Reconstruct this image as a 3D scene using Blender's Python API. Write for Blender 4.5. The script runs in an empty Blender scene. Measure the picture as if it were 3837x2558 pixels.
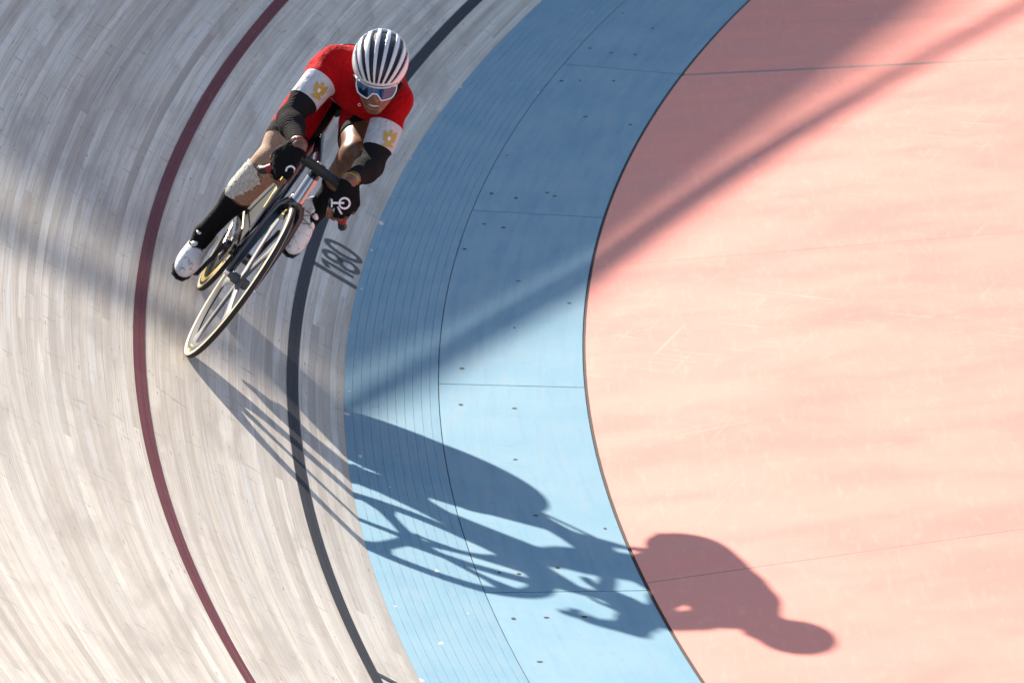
import bpy, bmesh, math, random
import numpy as np
from mathutils import Matrix, Vector

random.seed(7)
RNG = np.random.default_rng(7)
SC = bpy.context.scene
COL = SC.collection
rad = math.radians

# ------------------------------------------------------------------ camera
CAM = np.array([20.39286, 20.78036, 6.16809])
C_R = np.array([-0.9959877, 0.0154857, -0.0881405])
C_U = np.array([-0.0889347, -0.2808797, 0.9556135])
C_F = np.array([0.0099585, -0.9596180, -0.2811299])
FPX = 21340.32                       # focal length in pixels of the 3837 wide frame
cd = bpy.data.cameras.new('camera')
cam = bpy.data.objects.new('camera', cd)
COL.objects.link(cam)
cd.sensor_width = 36.0
cd.lens = FPX / 3837 * 36.0
cd.clip_start = 0.1
cd.clip_end = 3000
cd.dof.use_dof = True
cd.dof.focus_distance = 18.6
cd.dof.aperture_fstop = 11.0
cam.matrix_world = Matrix([[C_R[i], C_U[i], -C_F[i], CAM[i]] for i in range(3)] + [[0, 0, 0, 1]])
SC.camera = cam

# ------------------------------------------------------------------ sky and sun
SUN = np.array([-0.4050, 0.7730, -0.4880])
SUN = SUN / np.linalg.norm(SUN)      # the way the light travels
EL = math.asin(-SUN[2])
world = bpy.data.worlds.new('World')
SC.world = world
world.use_nodes = True
wn = world.node_tree
wn.nodes.clear()
wo = wn.nodes.new('ShaderNodeOutputWorld')
wb = wn.nodes.new('ShaderNodeBackground')
ws = wn.nodes.new('ShaderNodeTexSky')
ws.sky_type = 'NISHITA'
ws.sun_disc = False
ws.sun_elevation = EL
ws.sun_rotation = math.atan2(-SUN[0], -SUN[1])
ws.dust_density = 1.2
ws.air_density = 1.0
ws.ozone_density = 1.0
wb.inputs['Strength'].default_value = SKY_STRENGTH = 0.083
wn.links.new(ws.outputs[0], wb.inputs['Color'])
wn.links.new(wb.outputs[0], wo.inputs['Surface'])
ld = bpy.data.lights.new('sun', 'SUN')
ld.energy = 4.8
ld.angle = rad(0.6)
ld.color = (1.0, 0.91, 0.79)
sun = bpy.data.objects.new('sun', ld)
COL.objects.link(sun)
sun.location = (30, -20, 30)
sun.rotation_euler = Vector(SUN).to_track_quat('-Z', 'Y').to_euler()

vs = SC.view_settings
vs.view_transform = 'Standard'
vs.look = 'None'
vs.gamma = 1.0
vs.exposure = 1.55
vs.use_curve_mapping = False

# ------------------------------------------------------------------ material helper
class NT:
    def __init__(self, name):
        self.m = bpy.data.materials.new(name)
        self.m.use_nodes = True
        self.t = self.m.node_tree
        self.t.nodes.clear()
        self.out = self.t.nodes.new('ShaderNodeOutputMaterial')
        self.p = self.t.nodes.new('ShaderNodeBsdfPrincipled')
        self.t.links.new(self.p.outputs[0], self.out.inputs['Surface'])
    def n(self, kind, **kw):
        nd = self.t.nodes.new(kind)
        for k, v in kw.items():
            setattr(nd, k, v)
        return nd
    def put(self, sock, v):
        if isinstance(v, bpy.types.NodeSocket):
            self.t.links.new(v, sock)
        elif v is not None:
            if sock.type == 'RGBA' and not hasattr(v, '__len__'):
                v = (v, v, v, 1)
            if sock.type == 'RGBA' and len(v) == 3:
                v = (*v, 1)
            sock.default_value = v
    def set(self, **kw):
        for k, v in kw.items():
            self.put(self.p.inputs[k.replace('_', ' ')], v)
        return self
    def math(self, op, a, b=0.0, c=None, clamp=False):
        nd = self.n('ShaderNodeMath', operation=op, use_clamp=clamp)
        self.put(nd.inputs[0], a); self.put(nd.inputs[1], b)
        if c is not None: self.put(nd.inputs[2], c)
        return nd.outputs[0]
    def mix(self, f, a, b, mode='MIX'):
        nd = self.n('ShaderNodeMix', data_type='RGBA', blend_type=mode)
        self.put(nd.inputs[0], f); self.put(nd.inputs[6], a); self.put(nd.inputs[7], b)
        return nd.outputs[2]
    def vmul(self, v, s):
        nd = self.n('ShaderNodeVectorMath', operation='MULTIPLY')
        self.put(nd.inputs[0], v); nd.inputs[1].default_value = s
        return nd.outputs[0]
    def vadd(self, v, w):
        nd = self.n('ShaderNodeVectorMath', operation='ADD')
        self.put(nd.inputs[0], v); self.put(nd.inputs[1], w)
        return nd.outputs[0]
    def comb(self, x, y, z=0.0):
        nd = self.n('ShaderNodeCombineXYZ')
        self.put(nd.inputs[0], x); self.put(nd.inputs[1], y); self.put(nd.inputs[2], z)
        return nd.outputs[0]
    def noise(self, v, scale=1.0, detail=3.0, rough=0.55, dist=0.0):
        nd = self.n('ShaderNodeTexNoise')
        self.put(nd.inputs['Vector'], v)
        nd.inputs['Scale'].default_value = scale
        nd.inputs['Detail'].default_value = detail
        nd.inputs['Roughness'].default_value = rough
        nd.inputs['Distortion'].default_value = dist
        return nd.outputs[0]
    def ramp(self, f, stops, interp='LINEAR'):
        nd = self.n('ShaderNodeValToRGB')
        r = nd.color_ramp
        r.interpolation = interp
        while len(r.elements) < len(stops):
            r.elements.new(0.5)
        for e, (p, c) in zip(r.elements, stops):
            e.position = p
            e.color = (c, c, c, 1) if not hasattr(c, '__len__') else (*c, 1)
        self.put(nd.inputs[0], f)
        return nd.outputs[0]
    def step(self, f, lo, hi, a=0.0, b=1.0):
        nd = self.n('ShaderNodeMapRange', interpolation_type='SMOOTHSTEP')
        self.put(nd.inputs[0], f)
        nd.inputs[1].default_value = lo; nd.inputs[2].default_value = hi
        nd.inputs[3].default_value = a; nd.inputs[4].default_value = b
        return nd.outputs[0]
    def bump(self, h, strength=0.3, dist=0.001, normal=None):
        nd = self.n('ShaderNodeBump')
        nd.inputs['Strength'].default_value = strength
        nd.inputs['Distance'].default_value = dist
        self.put(nd.inputs['Height'], h)
        if normal is not None: self.put(nd.inputs['Normal'], normal)
        self.t.links.new(nd.outputs[0], self.p.inputs['Normal'])
        return nd.outputs[0]
    def uv(self):
        return self.n('ShaderNodeUVMap').outputs[0]
    def pos(self):
        return self.n('ShaderNodeNewGeometry').outputs['Position']
    def obj(self):
        return self.n('ShaderNodeTexCoord').outputs['Object']
    def rnd(self, k=1.0):
        a = self.n('ShaderNodeAttribute', attribute_name='piece').outputs['Fac']
        o = self.n('ShaderNodeObjectInfo').outputs['Random']
        s = self.math('ADD', self.math('MULTIPLY', a, 0.6180339), o)
        w = self.n('ShaderNodeTexWhiteNoise', noise_dimensions='1D')
        self.put(w.inputs['W'], self.math('MULTIPLY', s, 91.7 * k))
        return w.outputs['Value']

def simple(name, col, rough=0.5, metal=0.0, spec=0.5, var=0.0, scale=40.0, bump=0.0, coat=0.0):
    m = NT(name)
    c = col
    if var or bump:
        f = m.noise(m.obj(), scale, 4)
        if var:
            c = m.mix(f, tuple(x * (1 - var) for x in col), tuple(min(1, x * (1 + var)) for x in col))
        if bump:
            m.bump(f, bump, 0.002)
    m.set(Base_Color=c, Roughness=rough, Metallic=metal, Specular_IOR_Level=spec, Coat_Weight=coat)
    return m.m

# ------------------------------------------------------------------ mesh helpers
def mesh(name, verts, faces, mats=None, uv=None, smooth=False, fattr=None):
    me = bpy.data.meshes.new(name)
    me.from_pydata([tuple(map(float, v)) for v in verts], [], [tuple(int(i) for i in f) for f in faces])
    if uv is not None:
        lay = me.uv_layers.new(name='UVMap')
        li = np.empty(len(me.loops), dtype=np.int32)
        me.loops.foreach_get('vertex_index', li)
        lay.data.foreach_set('uv', np.asarray(uv, dtype=np.float32)[li].ravel())
    if fattr is not None:
        at = me.attributes.new('piece', 'FLOAT', 'FACE')
        at.data.foreach_set('value', np.asarray(fattr, dtype=np.float32))
    if mats is not None:
        for m in (mats if isinstance(mats, (list, tuple)) else [mats]):
            me.materials.append(m)
    if smooth:
        me.polygons.foreach_set('use_smooth', np.ones(len(me.polygons), dtype=bool))
    me.update()
    return me

def obj(name, me, parent=None, kind=None, label=None, cat=None, group=None):
    o = bpy.data.objects.new(name, me)
    COL.objects.link(o)
    if parent is not None: o.parent = parent
    if kind: o['kind'] = kind
    if label: o['label'] = label
    if cat: o['category'] = cat
    if group: o['group'] = group
    return o

# ------------------------------------------------------------------ shape of the velodrome bend
R0 = 21.2568                                   # radius of the edge between timber and blue band
BK = dict(wood=0.634904, boards=0.170633, plates=0.119071, apron=-0.016195)
WB, WP = 0.35856, 0.56139                      # widths of the two halves of the blue band
def prof(s):
    """slope distance from the timber/blue edge (up the bank positive) -> radius, height"""
    if s >= 0: return R0 + s * math.cos(BK['wood']), s * math.sin(BK['wood'])
    a = min(-s, WB); b = min(max(-s - WB, 0), WP); c = max(-s - WB - WP, 0)
    r = R0 - a * math.cos(BK['boards']) - b * math.cos(BK['plates']) - c * math.cos(BK['apron'])
    z = -a * math.sin(BK['boards']) - b * math.sin(BK['plates']) - c * math.sin(BK['apron'])
    return r, z
def bank_at(s):
    return BK['wood'] if s >= 0 else BK['boards'] if s > -WB else BK['plates'] if s > -WB - WP else BK['apron']
def surf(s, th, h=0.0, bank=None):
    r, z = prof(s)
    b = bank_at(s) if bank is None else bank
    r -= h * math.sin(b); z += h * math.cos(b)
    return (r * math.cos(th), r * math.sin(th), z)
def project(p):
    d = np.asarray(p) - CAM
    z = d @ C_F
    return 3837 / 2 + FPX * (d @ C_R) / z, 1279 - FPX * (d @ C_U) / z
def in_view(p, m=60):
    x, y = project(p)
    return -m < x < 3837 + m and -m < y < 2558 + m

def strip(s0, s1, t0, t1, n, bank, top=0.0, depth=None, base=0, u0=0.0, tilt=0.0, at0=False):
    """curved board: verts, faces, uv.  tilt lifts the outer edge"""
    V, F, UV = [], [], []
    for i in range(n + 1):
        t = (t1 - t0) * i / n + (0 if at0 else t0)
        a = surf(s0, t, top, bank); b = surf(s1, t, top + tilt, bank)
        ru = (t1 - t0) * i / n * R0 + u0
        if depth is None:
            V += [a, b]; UV += [(ru, 0), (ru, s1 - s0)]
        else:
            V += [surf(s0, t, top - depth, bank), a, b, surf(s1, t, top - depth, bank)]
            UV += [(ru, -.01), (ru, 0), (ru, s1 - s0), (ru, s1 - s0 + .01)]
    k = 2 if depth is None else 4
    for i in range(n):
        for j in range(k - 1):
            q = base + i * k + j
            F.append((q, q + 1, q + k + 1, q + k))
    if depth is not None:
        F.append(tuple(base + j for j in (3, 2, 1, 0)))
        F.append(tuple(base + n * k + j for j in (0, 1, 2, 3)))
    return V, F, UV

# ------------------------------------------------------------------ materials of the setting
def wood_material():
    m = NT('weathered pine')
    uv = m.uv()
    r1, r2, r3 = m.rnd(1.0), m.rnd(1.7), m.rnd(2.3)
    off = m.comb(m.math('MULTIPLY', r1, 53.0), m.math('MULTIPLY', r2, 29.0), m.math('MULTIPLY', r3, 17.0))
    p = m.vadd(uv, off)
    wob = m.noise(m.vmul(p, (1.3, 9.0, 1.0)), 1.0, 2)
    p2 = m.vadd(p, m.comb(0.0, m.math('MULTIPLY', wob, 0.03)))
    g1 = m.noise(m.vmul(p2, (0.9, 300.0, 1.0)), 1.0, 3, 0.6)        # growth rings along the board
    g2 = m.noise(m.vmul(p2, (3.5, 900.0, 1.0)), 1.0, 2, 0.6)        # fine fibre
    g3 = m.noise(m.vmul(p, (0.7, 22.0, 1.0)), 1.0, 3, 0.6)          # broad stain along the board
    tone = m.ramp(r1, [(0.0, (0.31, 0.262, 0.205)), (0.25, (0.52, 0.455, 0.362)), (0.5, (0.44, 0.40, 0.34)), (0.75, (0.60, 0.54, 0.445)), (1.0, (0.40, 0.338, 0.262))])
    c = m.mix(m.step(g1, 0.50, 0.66), tone, m.mix(0.50, tone, (0.20, 0.145, 0.105)))
    # dark late-wood lines, a centimetre or so apart, wandering along the board
    sp = m.n('ShaderNodeSeparateXYZ'); m.put(sp.inputs[0], p)
    wv = m.noise(m.vmul(p, (0.55, 14.0, 1.0)), 1.0, 2, 0.5)
    ph = m.math('ADD', m.math('MULTIPLY', sp.outputs[1], 640.0), m.math('MULTIPLY', wv, 26.0))
    late = m.step(m.math('SINE', ph), 0.35, 0.95)
    amp = m.step(m.noise(m.vmul(p, (0.8, 30.0, 1.0)), 1.0, 2, 0.5), 0.42, 0.66)
    c = m.mix(m.math('MULTIPLY', m.math('MULTIPLY', late, amp), 0.55), c, (0.22, 0.165, 0.12))
    c = m.mix(m.math('MULTIPLY', m.step(g2, 0.52, 0.74), 0.42), c, (0.20, 0.15, 0.115))
    c = m.mix(m.math('MULTIPLY', m.step(g3, 0.48, 0.68), 0.55), c, (0.23, 0.18, 0.145))
    c = m.mix(m.math('MULTIPLY', m.step(m.math('SUBTRACT', 1.0, g3), 0.50, 0.72), 0.30), c, (0.68, 0.66, 0.64))
    # grime lying over several boards
    w = m.pos()
    d1 = m.noise(m.vmul(w, (5.5, 0.9, 5.5)), 1.0, 4, 0.6)
    c = m.mix(m.math('MULTIPLY', m.step(d1, 0.50, 0.66), 0.48), c, (0.20, 0.155, 0.12))
    d3 = m.noise(m.vmul(w, (9.0, 3.0, 9.0)), 1.0, 4, 0.65)
    c = m.mix(m.math('MULTIPLY', m.step(d3, 0.55, 0.68), 0.22), c, (0.24, 0.20, 0.175))
    # short scuffs running across the boards, and dark nicks
    d2 = m.noise(m.vmul(w, (9.0, 26.0, 9.0)), 1.0, 3, 0.55)
    c = m.mix(m.math('MULTIPLY', m.step(d2, 0.645, 0.70), 0.5), c, (0.14, 0.11, 0.095))
    d4 = m.noise(m.vmul(w, (3.4, 8.5, 3.4)), 1.0, 3, 0.6, 0.4)
    d5 = m.noise(m.vmul(w, (40.0, 90.0, 40.0)), 1.0, 2, 0.6)
    c = m.mix(m.math('MULTIPLY', m.math('MULTIPLY', m.step(d4, 0.68, 0.73), m.step(d5, 0.40, 0.56)), 0.75), c, (0.13, 0.095, 0.075))
    n1 = m.noise(m.vmul(p, (11.0, 110.0, 1.0)), 1.0, 1, 0.4)
    c = m.mix(m.math('MULTIPLY', m.step(n1, 0.735, 0.78), 0.85), c, (0.075, 0.055, 0.045))
    rough = m.step(m.math('ADD', m.math('MULTIPLY', g3, 0.6), m.math('MULTIPLY', r2, 0.4)), 0.2, 0.8, 0.34, 0.52)
    h = m.math('ADD', m.math('MULTIPLY', g1, 0.6), m.math('MULTIPLY', g2, 0.25))
    h = m.math('ADD', h, m.math('MULTIPLY', g3, 0.8))
    m.bump(h, 0.35, 0.0009)
    m.set(Base_Color=c, Roughness=rough, Specular_IOR_Level=0.42, Sheen_Weight=0.17, Sheen_Roughness=0.45, Sheen_Tint=(1.0, 0.97, 0.92))
    return m.m

def blue_material(boards):
    m = NT('blue paint on boards' if boards else 'blue paint on plywood')
    uv = m.uv()
    w = m.pos()
    r1 = m.rnd(1.0)
    n1 = m.noise(m.vmul(w, (3.0, 3.0, 3.0)), 1.0, 5, 0.6)
    n2 = m.noise(m.vmul(uv, (2.0, 60.0, 1.0) if boards else (1.6, 22.0, 1.0)), 1.0, 4, 0.6)
    n3 = m.noise(m.vmul(w, (22.0, 5.0, 22.0)), 1.0, 4, 0.65)
    base = m.mix(r1, (0.046, 0.188, 0.282), (0.058, 0.208, 0.298))
    c = m.mix(m.step(n1, 0.3, 0.7), base, (0.085, 0.225, 0.308))
    c = m.mix(m.math('MULTIPLY', m.step(n2, 0.45, 0.75), 0.35), c, (0.030, 0.16, 0.27))
    c = m.mix(m.math('MULTIPLY', m.step(n3, 0.50, 0.72), 0.45), c, (0.13, 0.215, 0.27))
    # little checks and nicks in the paint that run across the track
    k = m.noise(m.vmul(w, (16.0, 130.0, 16.0)), 1.0, 2, 0.5)
    c = m.mix(m.math('MULTIPLY', m.step(k, 0.71, 0.75), 0.25 if boards else 0.7), c, (0.02, 0.035, 0.05))
    if boards:
        ch = m.noise(m.vmul(w, (17.0, 7.5, 17.0)), 1.0, 2, 0.5)
        sep = m.n('ShaderNodeSeparateXYZ')
        m.put(sep.inputs[0], w)
        rr = m.math('SQRT', m.math('ADD', m.math('POWER', sep.outputs[0], 2.0), m.math('POWER', sep.outputs[1], 2.0)))
        e1 = m.step(rr, R0 - 0.07, R0 - 0.01, 0.0, 0.10)
        chip = m.step(m.math('ADD', ch, e1), 0.755, 0.77)
        c = m.mix(chip, c, (0.52, 0.45, 0.38))
    m.bump(m.math('ADD', n2, m.math('MULTIPLY', n3, 0.4)), 0.18, 0.0008)
    m.set(Base_Color=c, Roughness=m.step(n2, 0.3, 0.7, 0.64, 0.74), Specular_IOR_Level=1.0)
    return m.m

def pink_material():
    m = NT('salmon paint on concrete')
    w = m.pos()
    n1 = m.noise(m.vmul(w, (1.6, 2.6, 1.0)), 1.0, 5, 0.62, 0.3)
    n2 = m.noise(m.vmul(w, (3.2, 0.55, 1.0)), 1.0, 4, 0.6)
    n3 = m.noise(m.vmul(w, (40.0, 4.0, 1.0)), 1.0, 3, 0.6)
    n4 = m.noise(w, 70.0, 3, 0.6)
    n5 = m.noise(m.vmul(w, (5.5, 1.3, 1.0)), 1.0, 2, 0.5, 0.6)
    c = m.mix(m.step(n1, 0.3, 0.7), (0.57, 0.164, 0.120), (0.67, 0.200, 0.146))
    c = m.mix(m.math('MULTIPLY', m.step(n2, 0.45, 0.72), 0.25), c, (0.57, 0.190, 0.148))
    c = m.mix(m.math('MULTIPLY', m.step(n3, 0.52, 0.75), 0.35), c, (0.72, 0.262, 0.188))
    c = m.mix(m.math('MULTIPLY', m.step(n4, 0.5, 0.8), 0.10), c, (0.42, 0.15, 0.12))
    n6 = m.noise(m.vmul(w, (2.2, 60.0, 1.0)), 1.0, 3, 0.6)
    c = m.mix(m.math('MULTIPLY', m.step(n6, 0.55, 0.75), 0.22), c, (0.47, 0.150, 0.118))
    n7 = m.noise(m.vmul(w, (0.9, 1.4, 1.0)), 1.0, 6, 0.7, 0.5)
    c = m.mix(m.math('MULTIPLY', m.step(n7, 0.50, 0.70), 0.30), c, (0.54, 0.190, 0.158))
    n8 = m.noise(m.vmul(w, (14.0, 7.0, 1.0)), 1.0, 5, 0.7)
    c = m.mix(m.math('MULTIPLY', m.step(n8, 0.54, 0.72), 0.22), c, (0.82, 0.32, 0.24))
    # faint scratches where things were dragged over the paint
    for ang, sx, sy, sd in ((0.35, 70.0, 1.1, 3.0), (-0.9, 55.0, 1.6, 11.0), (1.25, 80.0, 0.9, 23.0)):
        rt = m.n('ShaderNodeVectorRotate', rotation_type='Z_AXIS')
        m.put(rt.inputs['Vector'], m.vadd(w, m.comb(sd, sd * 0.7)))
        rt.inputs['Angle'].default_value = ang
        sn = m.noise(m.vmul(rt.outputs[0], (sx, sy, 1.0)), 1.0, 2, 0.5)
        mk = m.noise(m.vmul(w, (0.8, 0.5, 1.0)), 1.0, 2, 0.5)
        c = m.mix(m.math('MULTIPLY', m.math('MULTIPLY', m.step(sn, 0.66, 0.72), m.step(mk, 0.50, 0.62)), 0.40), c, (0.80, 0.38, 0.29))
    ln = m.math('ABSOLUTE', m.math('SUBTRACT', n5, 0.5))
    c = m.mix(m.math('MULTIPLY', m.step(ln, 0.0, 0.004, 1.0, 0.0), 0.03), c, (0.80, 0.55, 0.44))
    sc = m.noise(m.vmul(w, (34.0, 10.0, 1.0)), 1.0, 2, 0.5)
    c = m.mix(m.math('MULTIPLY', m.step(sc, 0.755, 0.78), 0.6), c, (0.30, 0.16, 0.13))
    m.bump(m.math('ADD', n1, m.math('MULTIPLY', n4, 0.15)), 0.12, 0.004)
    m.set(Base_Color=c, Roughness=m.step(n1, 0.3, 0.7, 0.50, 0.60), Specular_IOR_Level=0.45)
    return m.m

def line_material(name, col, worn):
    m = NT(name)
    uv = m.uv()
    n1 = m.noise(m.vmul(uv, (1.5, 120.0, 1.0)), 1.0, 3, 0.6)
    n2 = m.noise(m.pos(), 9.0, 4, 0.6)
    c = m.mix(m.math('MULTIPLY', m.step(n1, 0.45, 0.8), 0.5), col, worn)
    c = m.mix(m.math('MULTIPLY', m.step(n2, 0.5, 0.8), 0.35), c, worn)
    m.bump(n1, 0.2, 0.0008)
    m.set(Base_Color=c, Roughness=0.65, Specular_IOR_Level=0.15)
    return m.m

M_WOOD = wood_material()
M_BLUEB = blue_material(True)
M_BLUEP = blue_material(False)
M_PINK = pink_material()
M_RED = line_material('dark red line paint', (0.115, 0.020, 0.030), (0.19, 0.058, 0.066))
M_BLACK = line_material('black line paint', (0.022, 0.024, 0.032), (0.050, 0.050, 0.056))
M_DARK = simple('dark timber', (0.02, 0.017, 0.015), 0.9)
M_HOLE = simple('dark screw mark', (0.012, 0.012, 0.013), 0.85)  # flat dark disc marking each screw
M_GROUND = simple('dusty ground', (0.30, 0.25, 0.2), 0.9, var=0.2, scale=0.6)
M_FENCE = simple('dark fence panel', (0.045, 0.055, 0.075), 0.6, var=0.08, scale=3)
M_STEEL = simple('galvanised steel', (0.45, 0.46, 0.47), 0.4, metal=0.9)
M_JOINT = simple('joint filler', (0.26, 0.19, 0.15), 0.85, var=0.35, scale=25)
M_GAP = simple('dark joint dirt', (0.03, 0.02, 0.018), 0.9)  # dark dirt lying in the joints

# ------------------------------------------------------------------ ground and timber bank
g = []
nseg = 96
for rr, zz in ((0.0, -0.30), (15.9, -0.30), (20.0, -0.42), (60, -0.45), (1500, -0.5)):
    g.append([(rr * math.cos(2 * math.pi * k / nseg), rr * math.sin(2 * math.pi * k / nseg), zz) for k in range(nseg)])
gv = [v for ring in g for v in ring]
gf = [(a * nseg + k, (a + 1) * nseg + k, (a + 1) * nseg + (k + 1) % nseg, a * nseg + (k + 1) % nseg) for a in range(4) for k in range(nseg)]
obj('ground', mesh('ground', gv, gf, M_GROUND), kind='structure')

PITCH = 0.0312
GAP = 0.0005
TA, TB = -1.25, 0.62                            # the arc that is built
V, F, UV = strip(0.0, 7.0, TA, TB, 90, BK['wood'], top=-0.024)
V2, F2, UV2 = strip(-WB - WP, 0.0, TA, TB, 90, 0.14, top=-0.05, base=len(V))
track = obj('timber_track', mesh('timber_track', V + V2, F + F2, M_DARK), kind='structure')

def lay_boards(parent, s_from, n_courses, sgn, bank, mat, blen, limit):
    cand, rest = [], []
    for i in range(n_courses):
        s0 = s_from + sgn * i * PITCH
        if sgn < 0: s0 -= PITCH
        rnd_len = blen * random.uniform(0.85, 1.2) / R0
        t = TA - random.uniform(0, rnd_len)
        while t < TB:
            sm = s0 + PITCH / 2
            vis = max((1 if in_view(surf(sm, t + rnd_len * f)) else 0) for f in np.linspace(0, 1, 9)) if -0.45 < t < 0.4 else 0
            near = surf(sm, min(max(t + rnd_len, -0.3), 0.3))
            item = (np.linalg.norm(np.array(near) - CAM), i, s0, t, rnd_len)
            (cand if vis else rest).append(item)
            t += rnd_len
    cand.sort()
    rest += cand[limit:]
    cand = cand[:limit]
    cache = {}
    for _, i, s0, t, ln in cand:
        key = (i, round(ln, 5))
        if key not in cache:
            a, b, c = strip(s0 + GAP / 2, s0 + PITCH - GAP / 2, 0, ln - 0.00035 / R0, max(8, int(ln * R0 / 0.23)), bank, depth=0.02)
            cache[key] = mesh('board', a, b, mat, uv=c)
        o = obj('board', cache[key], parent)
        o.rotation_euler = (random.gauss(0, 0.00002), 0, t)
        o.location = (0, 0, random.gauss(0, 0.00012))
    V, F, UV, A = [], [], [], []
    for k, (_, i, s0, t, ln) in enumerate(rest):
        t1 = min(t + ln - 0.00035 / R0, TB)
        if t1 <= t: continue
        a, b, c = strip(s0 + GAP / 2, s0 + PITCH - GAP / 2, t, t1, max(3, int((t1 - t) * R0 / 0.36)), bank, depth=None, base=len(V), top=random.gauss(0, 0.0002))
        V += a; F += b; UV += c; A += [k + 1] * len(b)
    obj('boards', mesh('boards', V, F, mat, uv=UV, fattr=A), parent, kind='stuff')
    return len(cand), len(rest)

print('wood boards', lay_boards(track, 0.0, 224, 1, BK['wood'], M_WOOD, 4.0, 290))

def line_strip(name, s0, s1, mat):
    V, F, UV = [], [], []
    cuts = [s0] + [k * PITCH for k in range(1, 60) if s0 + 0.002 < k * PITCH < s1 - 0.002] + [s1]
    for a, b in zip(cuts[:-1], cuts[1:]):
        a2 = a + (0.0004 if a != s0 else 0); b2 = b - (0.0004 if b != s1 else 0)
        x, y, z = strip(a2, b2, TA, TB, 280, BK['wood'], top=0.0016, base=len(V))
        V += x; F += y; UV += [(p[0], p[1] + a2) for p in z]
    # hand painted edges waver by a millimetre or two
    return obj(name, mesh(name, V, F, mat, uv=UV), track)
line_strip('red_line', 0.8515, 0.9016, M_RED)
line_strip('black_line', 0.1989, 0.2490, M_BLACK)

def stroke(pts, w, closed=False):
    """painted stroke in (s, arc metres) on the timber"""
    pts = [np.array(p, float) for p in pts]
    n = len(pts)
    L, Rr = [], []
    for i, p in enumerate(pts):
        a = pts[(i - 1) % n] if closed or i else p
        b = pts[(i + 1) % n] if closed or i < n - 1 else p
        d = (b - a) / (np.linalg.norm(b - a) + 1e-9)
        nn = np.array([-d[1] * 0.8, d[0]])
        L.append(p + nn * w / 2); Rr.append(p - nn * w / 2)
    V = []
    for a, b in zip(L, Rr):
        V += [surf(q[0], T180 - q[1] / R0, 0.0019, BK['wood']) for q in (a, b)]
    F = [(2 * i, 2 * i + 1, (2 * i + 3) % (2 * n), (2 * i + 2) % (2 * n)) for i in range(n if closed else n - 1)]
    return V, F
T180 = -0.057677
M_MARK = simple('black stencil paint', (0.02, 0.021, 0.026), 0.55, var=0.5, scale=60)
def ell(c, a, b, n=28, tilt=0.0):
    return [(c[0] + a * math.cos(t) + tilt * math.sin(t), c[1] + b * math.sin(t)) for t in np.linspace(0, 2 * math.pi, n, endpoint=False)]
def merge(parts):
    V, F = [], []
    for v, f in parts:
        F += [tuple(i + len(V) for i in q) for q in f]; V += v
    return V, F
V, F = merge([stroke([(0.199, 0), (0.10, 0), (-0.004 + 0.006, 0)], 0.045)])
obj('distance_mark', mesh('distance_mark', V, F, M_MARK), track)
digits = [
    [stroke([(0.137, 0.045), (0.155, 0.075), (0.172, 0.105), (0.10, 0.108), (0.025, 0.110)], 0.033)],
    [stroke(ell((0.134, 0.215), 0.038, 0.046), 0.031, True), stroke(ell((0.058, 0.215), 0.042, 0.054), 0.031, True)],
    [stroke(ell((0.098, 0.365), 0.078, 0.056), 0.033, True)]]
for dgt in digits:
    V, F = merge(dgt)
    obj('painted_digit', mesh('painted_digit', V, F, M_MARK), track)
_t = T180
T180 = _t + 5.0 / (R0 + 0.2)
V, F = merge([stroke([(0.199, 0), (0.10, 0), (0.002, 0)], 0.045)])
obj('distance_mark', mesh('distance_mark', V, F, M_MARK), track)
T180 = _t

# ------------------------------------------------------------------ blue band: boards and plywood sheets
bV, bF, bU = strip(-WB - WP, 0.0, TA, TB, 60, 0.14, top=-0.08)
band = obj('blue_band', mesh('blue_band', bV, bF, M_DARK), kind='structure')
_p = PITCH
GAP = 0.0009
PITCH = WB / 11.0
print('blue boards', lay_boards(band, 0.0, 11, -1, BK['boards'], M_BLUEB, 3.6, 60))
PITCH = _p
DJ = 0.1199454
hole_me = None
def disc(r, n=8):
    return [(r * math.cos(2 * math.pi * k / n), r * math.sin(2 * math.pi * k / n), 0) for k in range(n)], [tuple(range(n))]
hole_me = mesh('screw', *disc(1.0), M_HOLE)
def screw(parent, s, th, rx, ry, bank):
    o = obj('screw', hole_me, parent)
    p = Vector(surf(s, th, 0.0012, bank))
    zax = Vector((-math.sin(bank) * math.cos(th), -math.sin(bank) * math.sin(th), math.cos(bank)))
    xax = Vector((-math.cos(bank) * math.cos(th), -math.cos(bank) * math.sin(th), -math.sin(bank)))
    yax = zax.cross(xax)
    o.matrix_world = Matrix.Translation(p) @ Matrix((xax, yax, zax)).transposed().to_4x4() @ Matrix.Diagonal((rx, ry, 1, 1))
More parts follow.
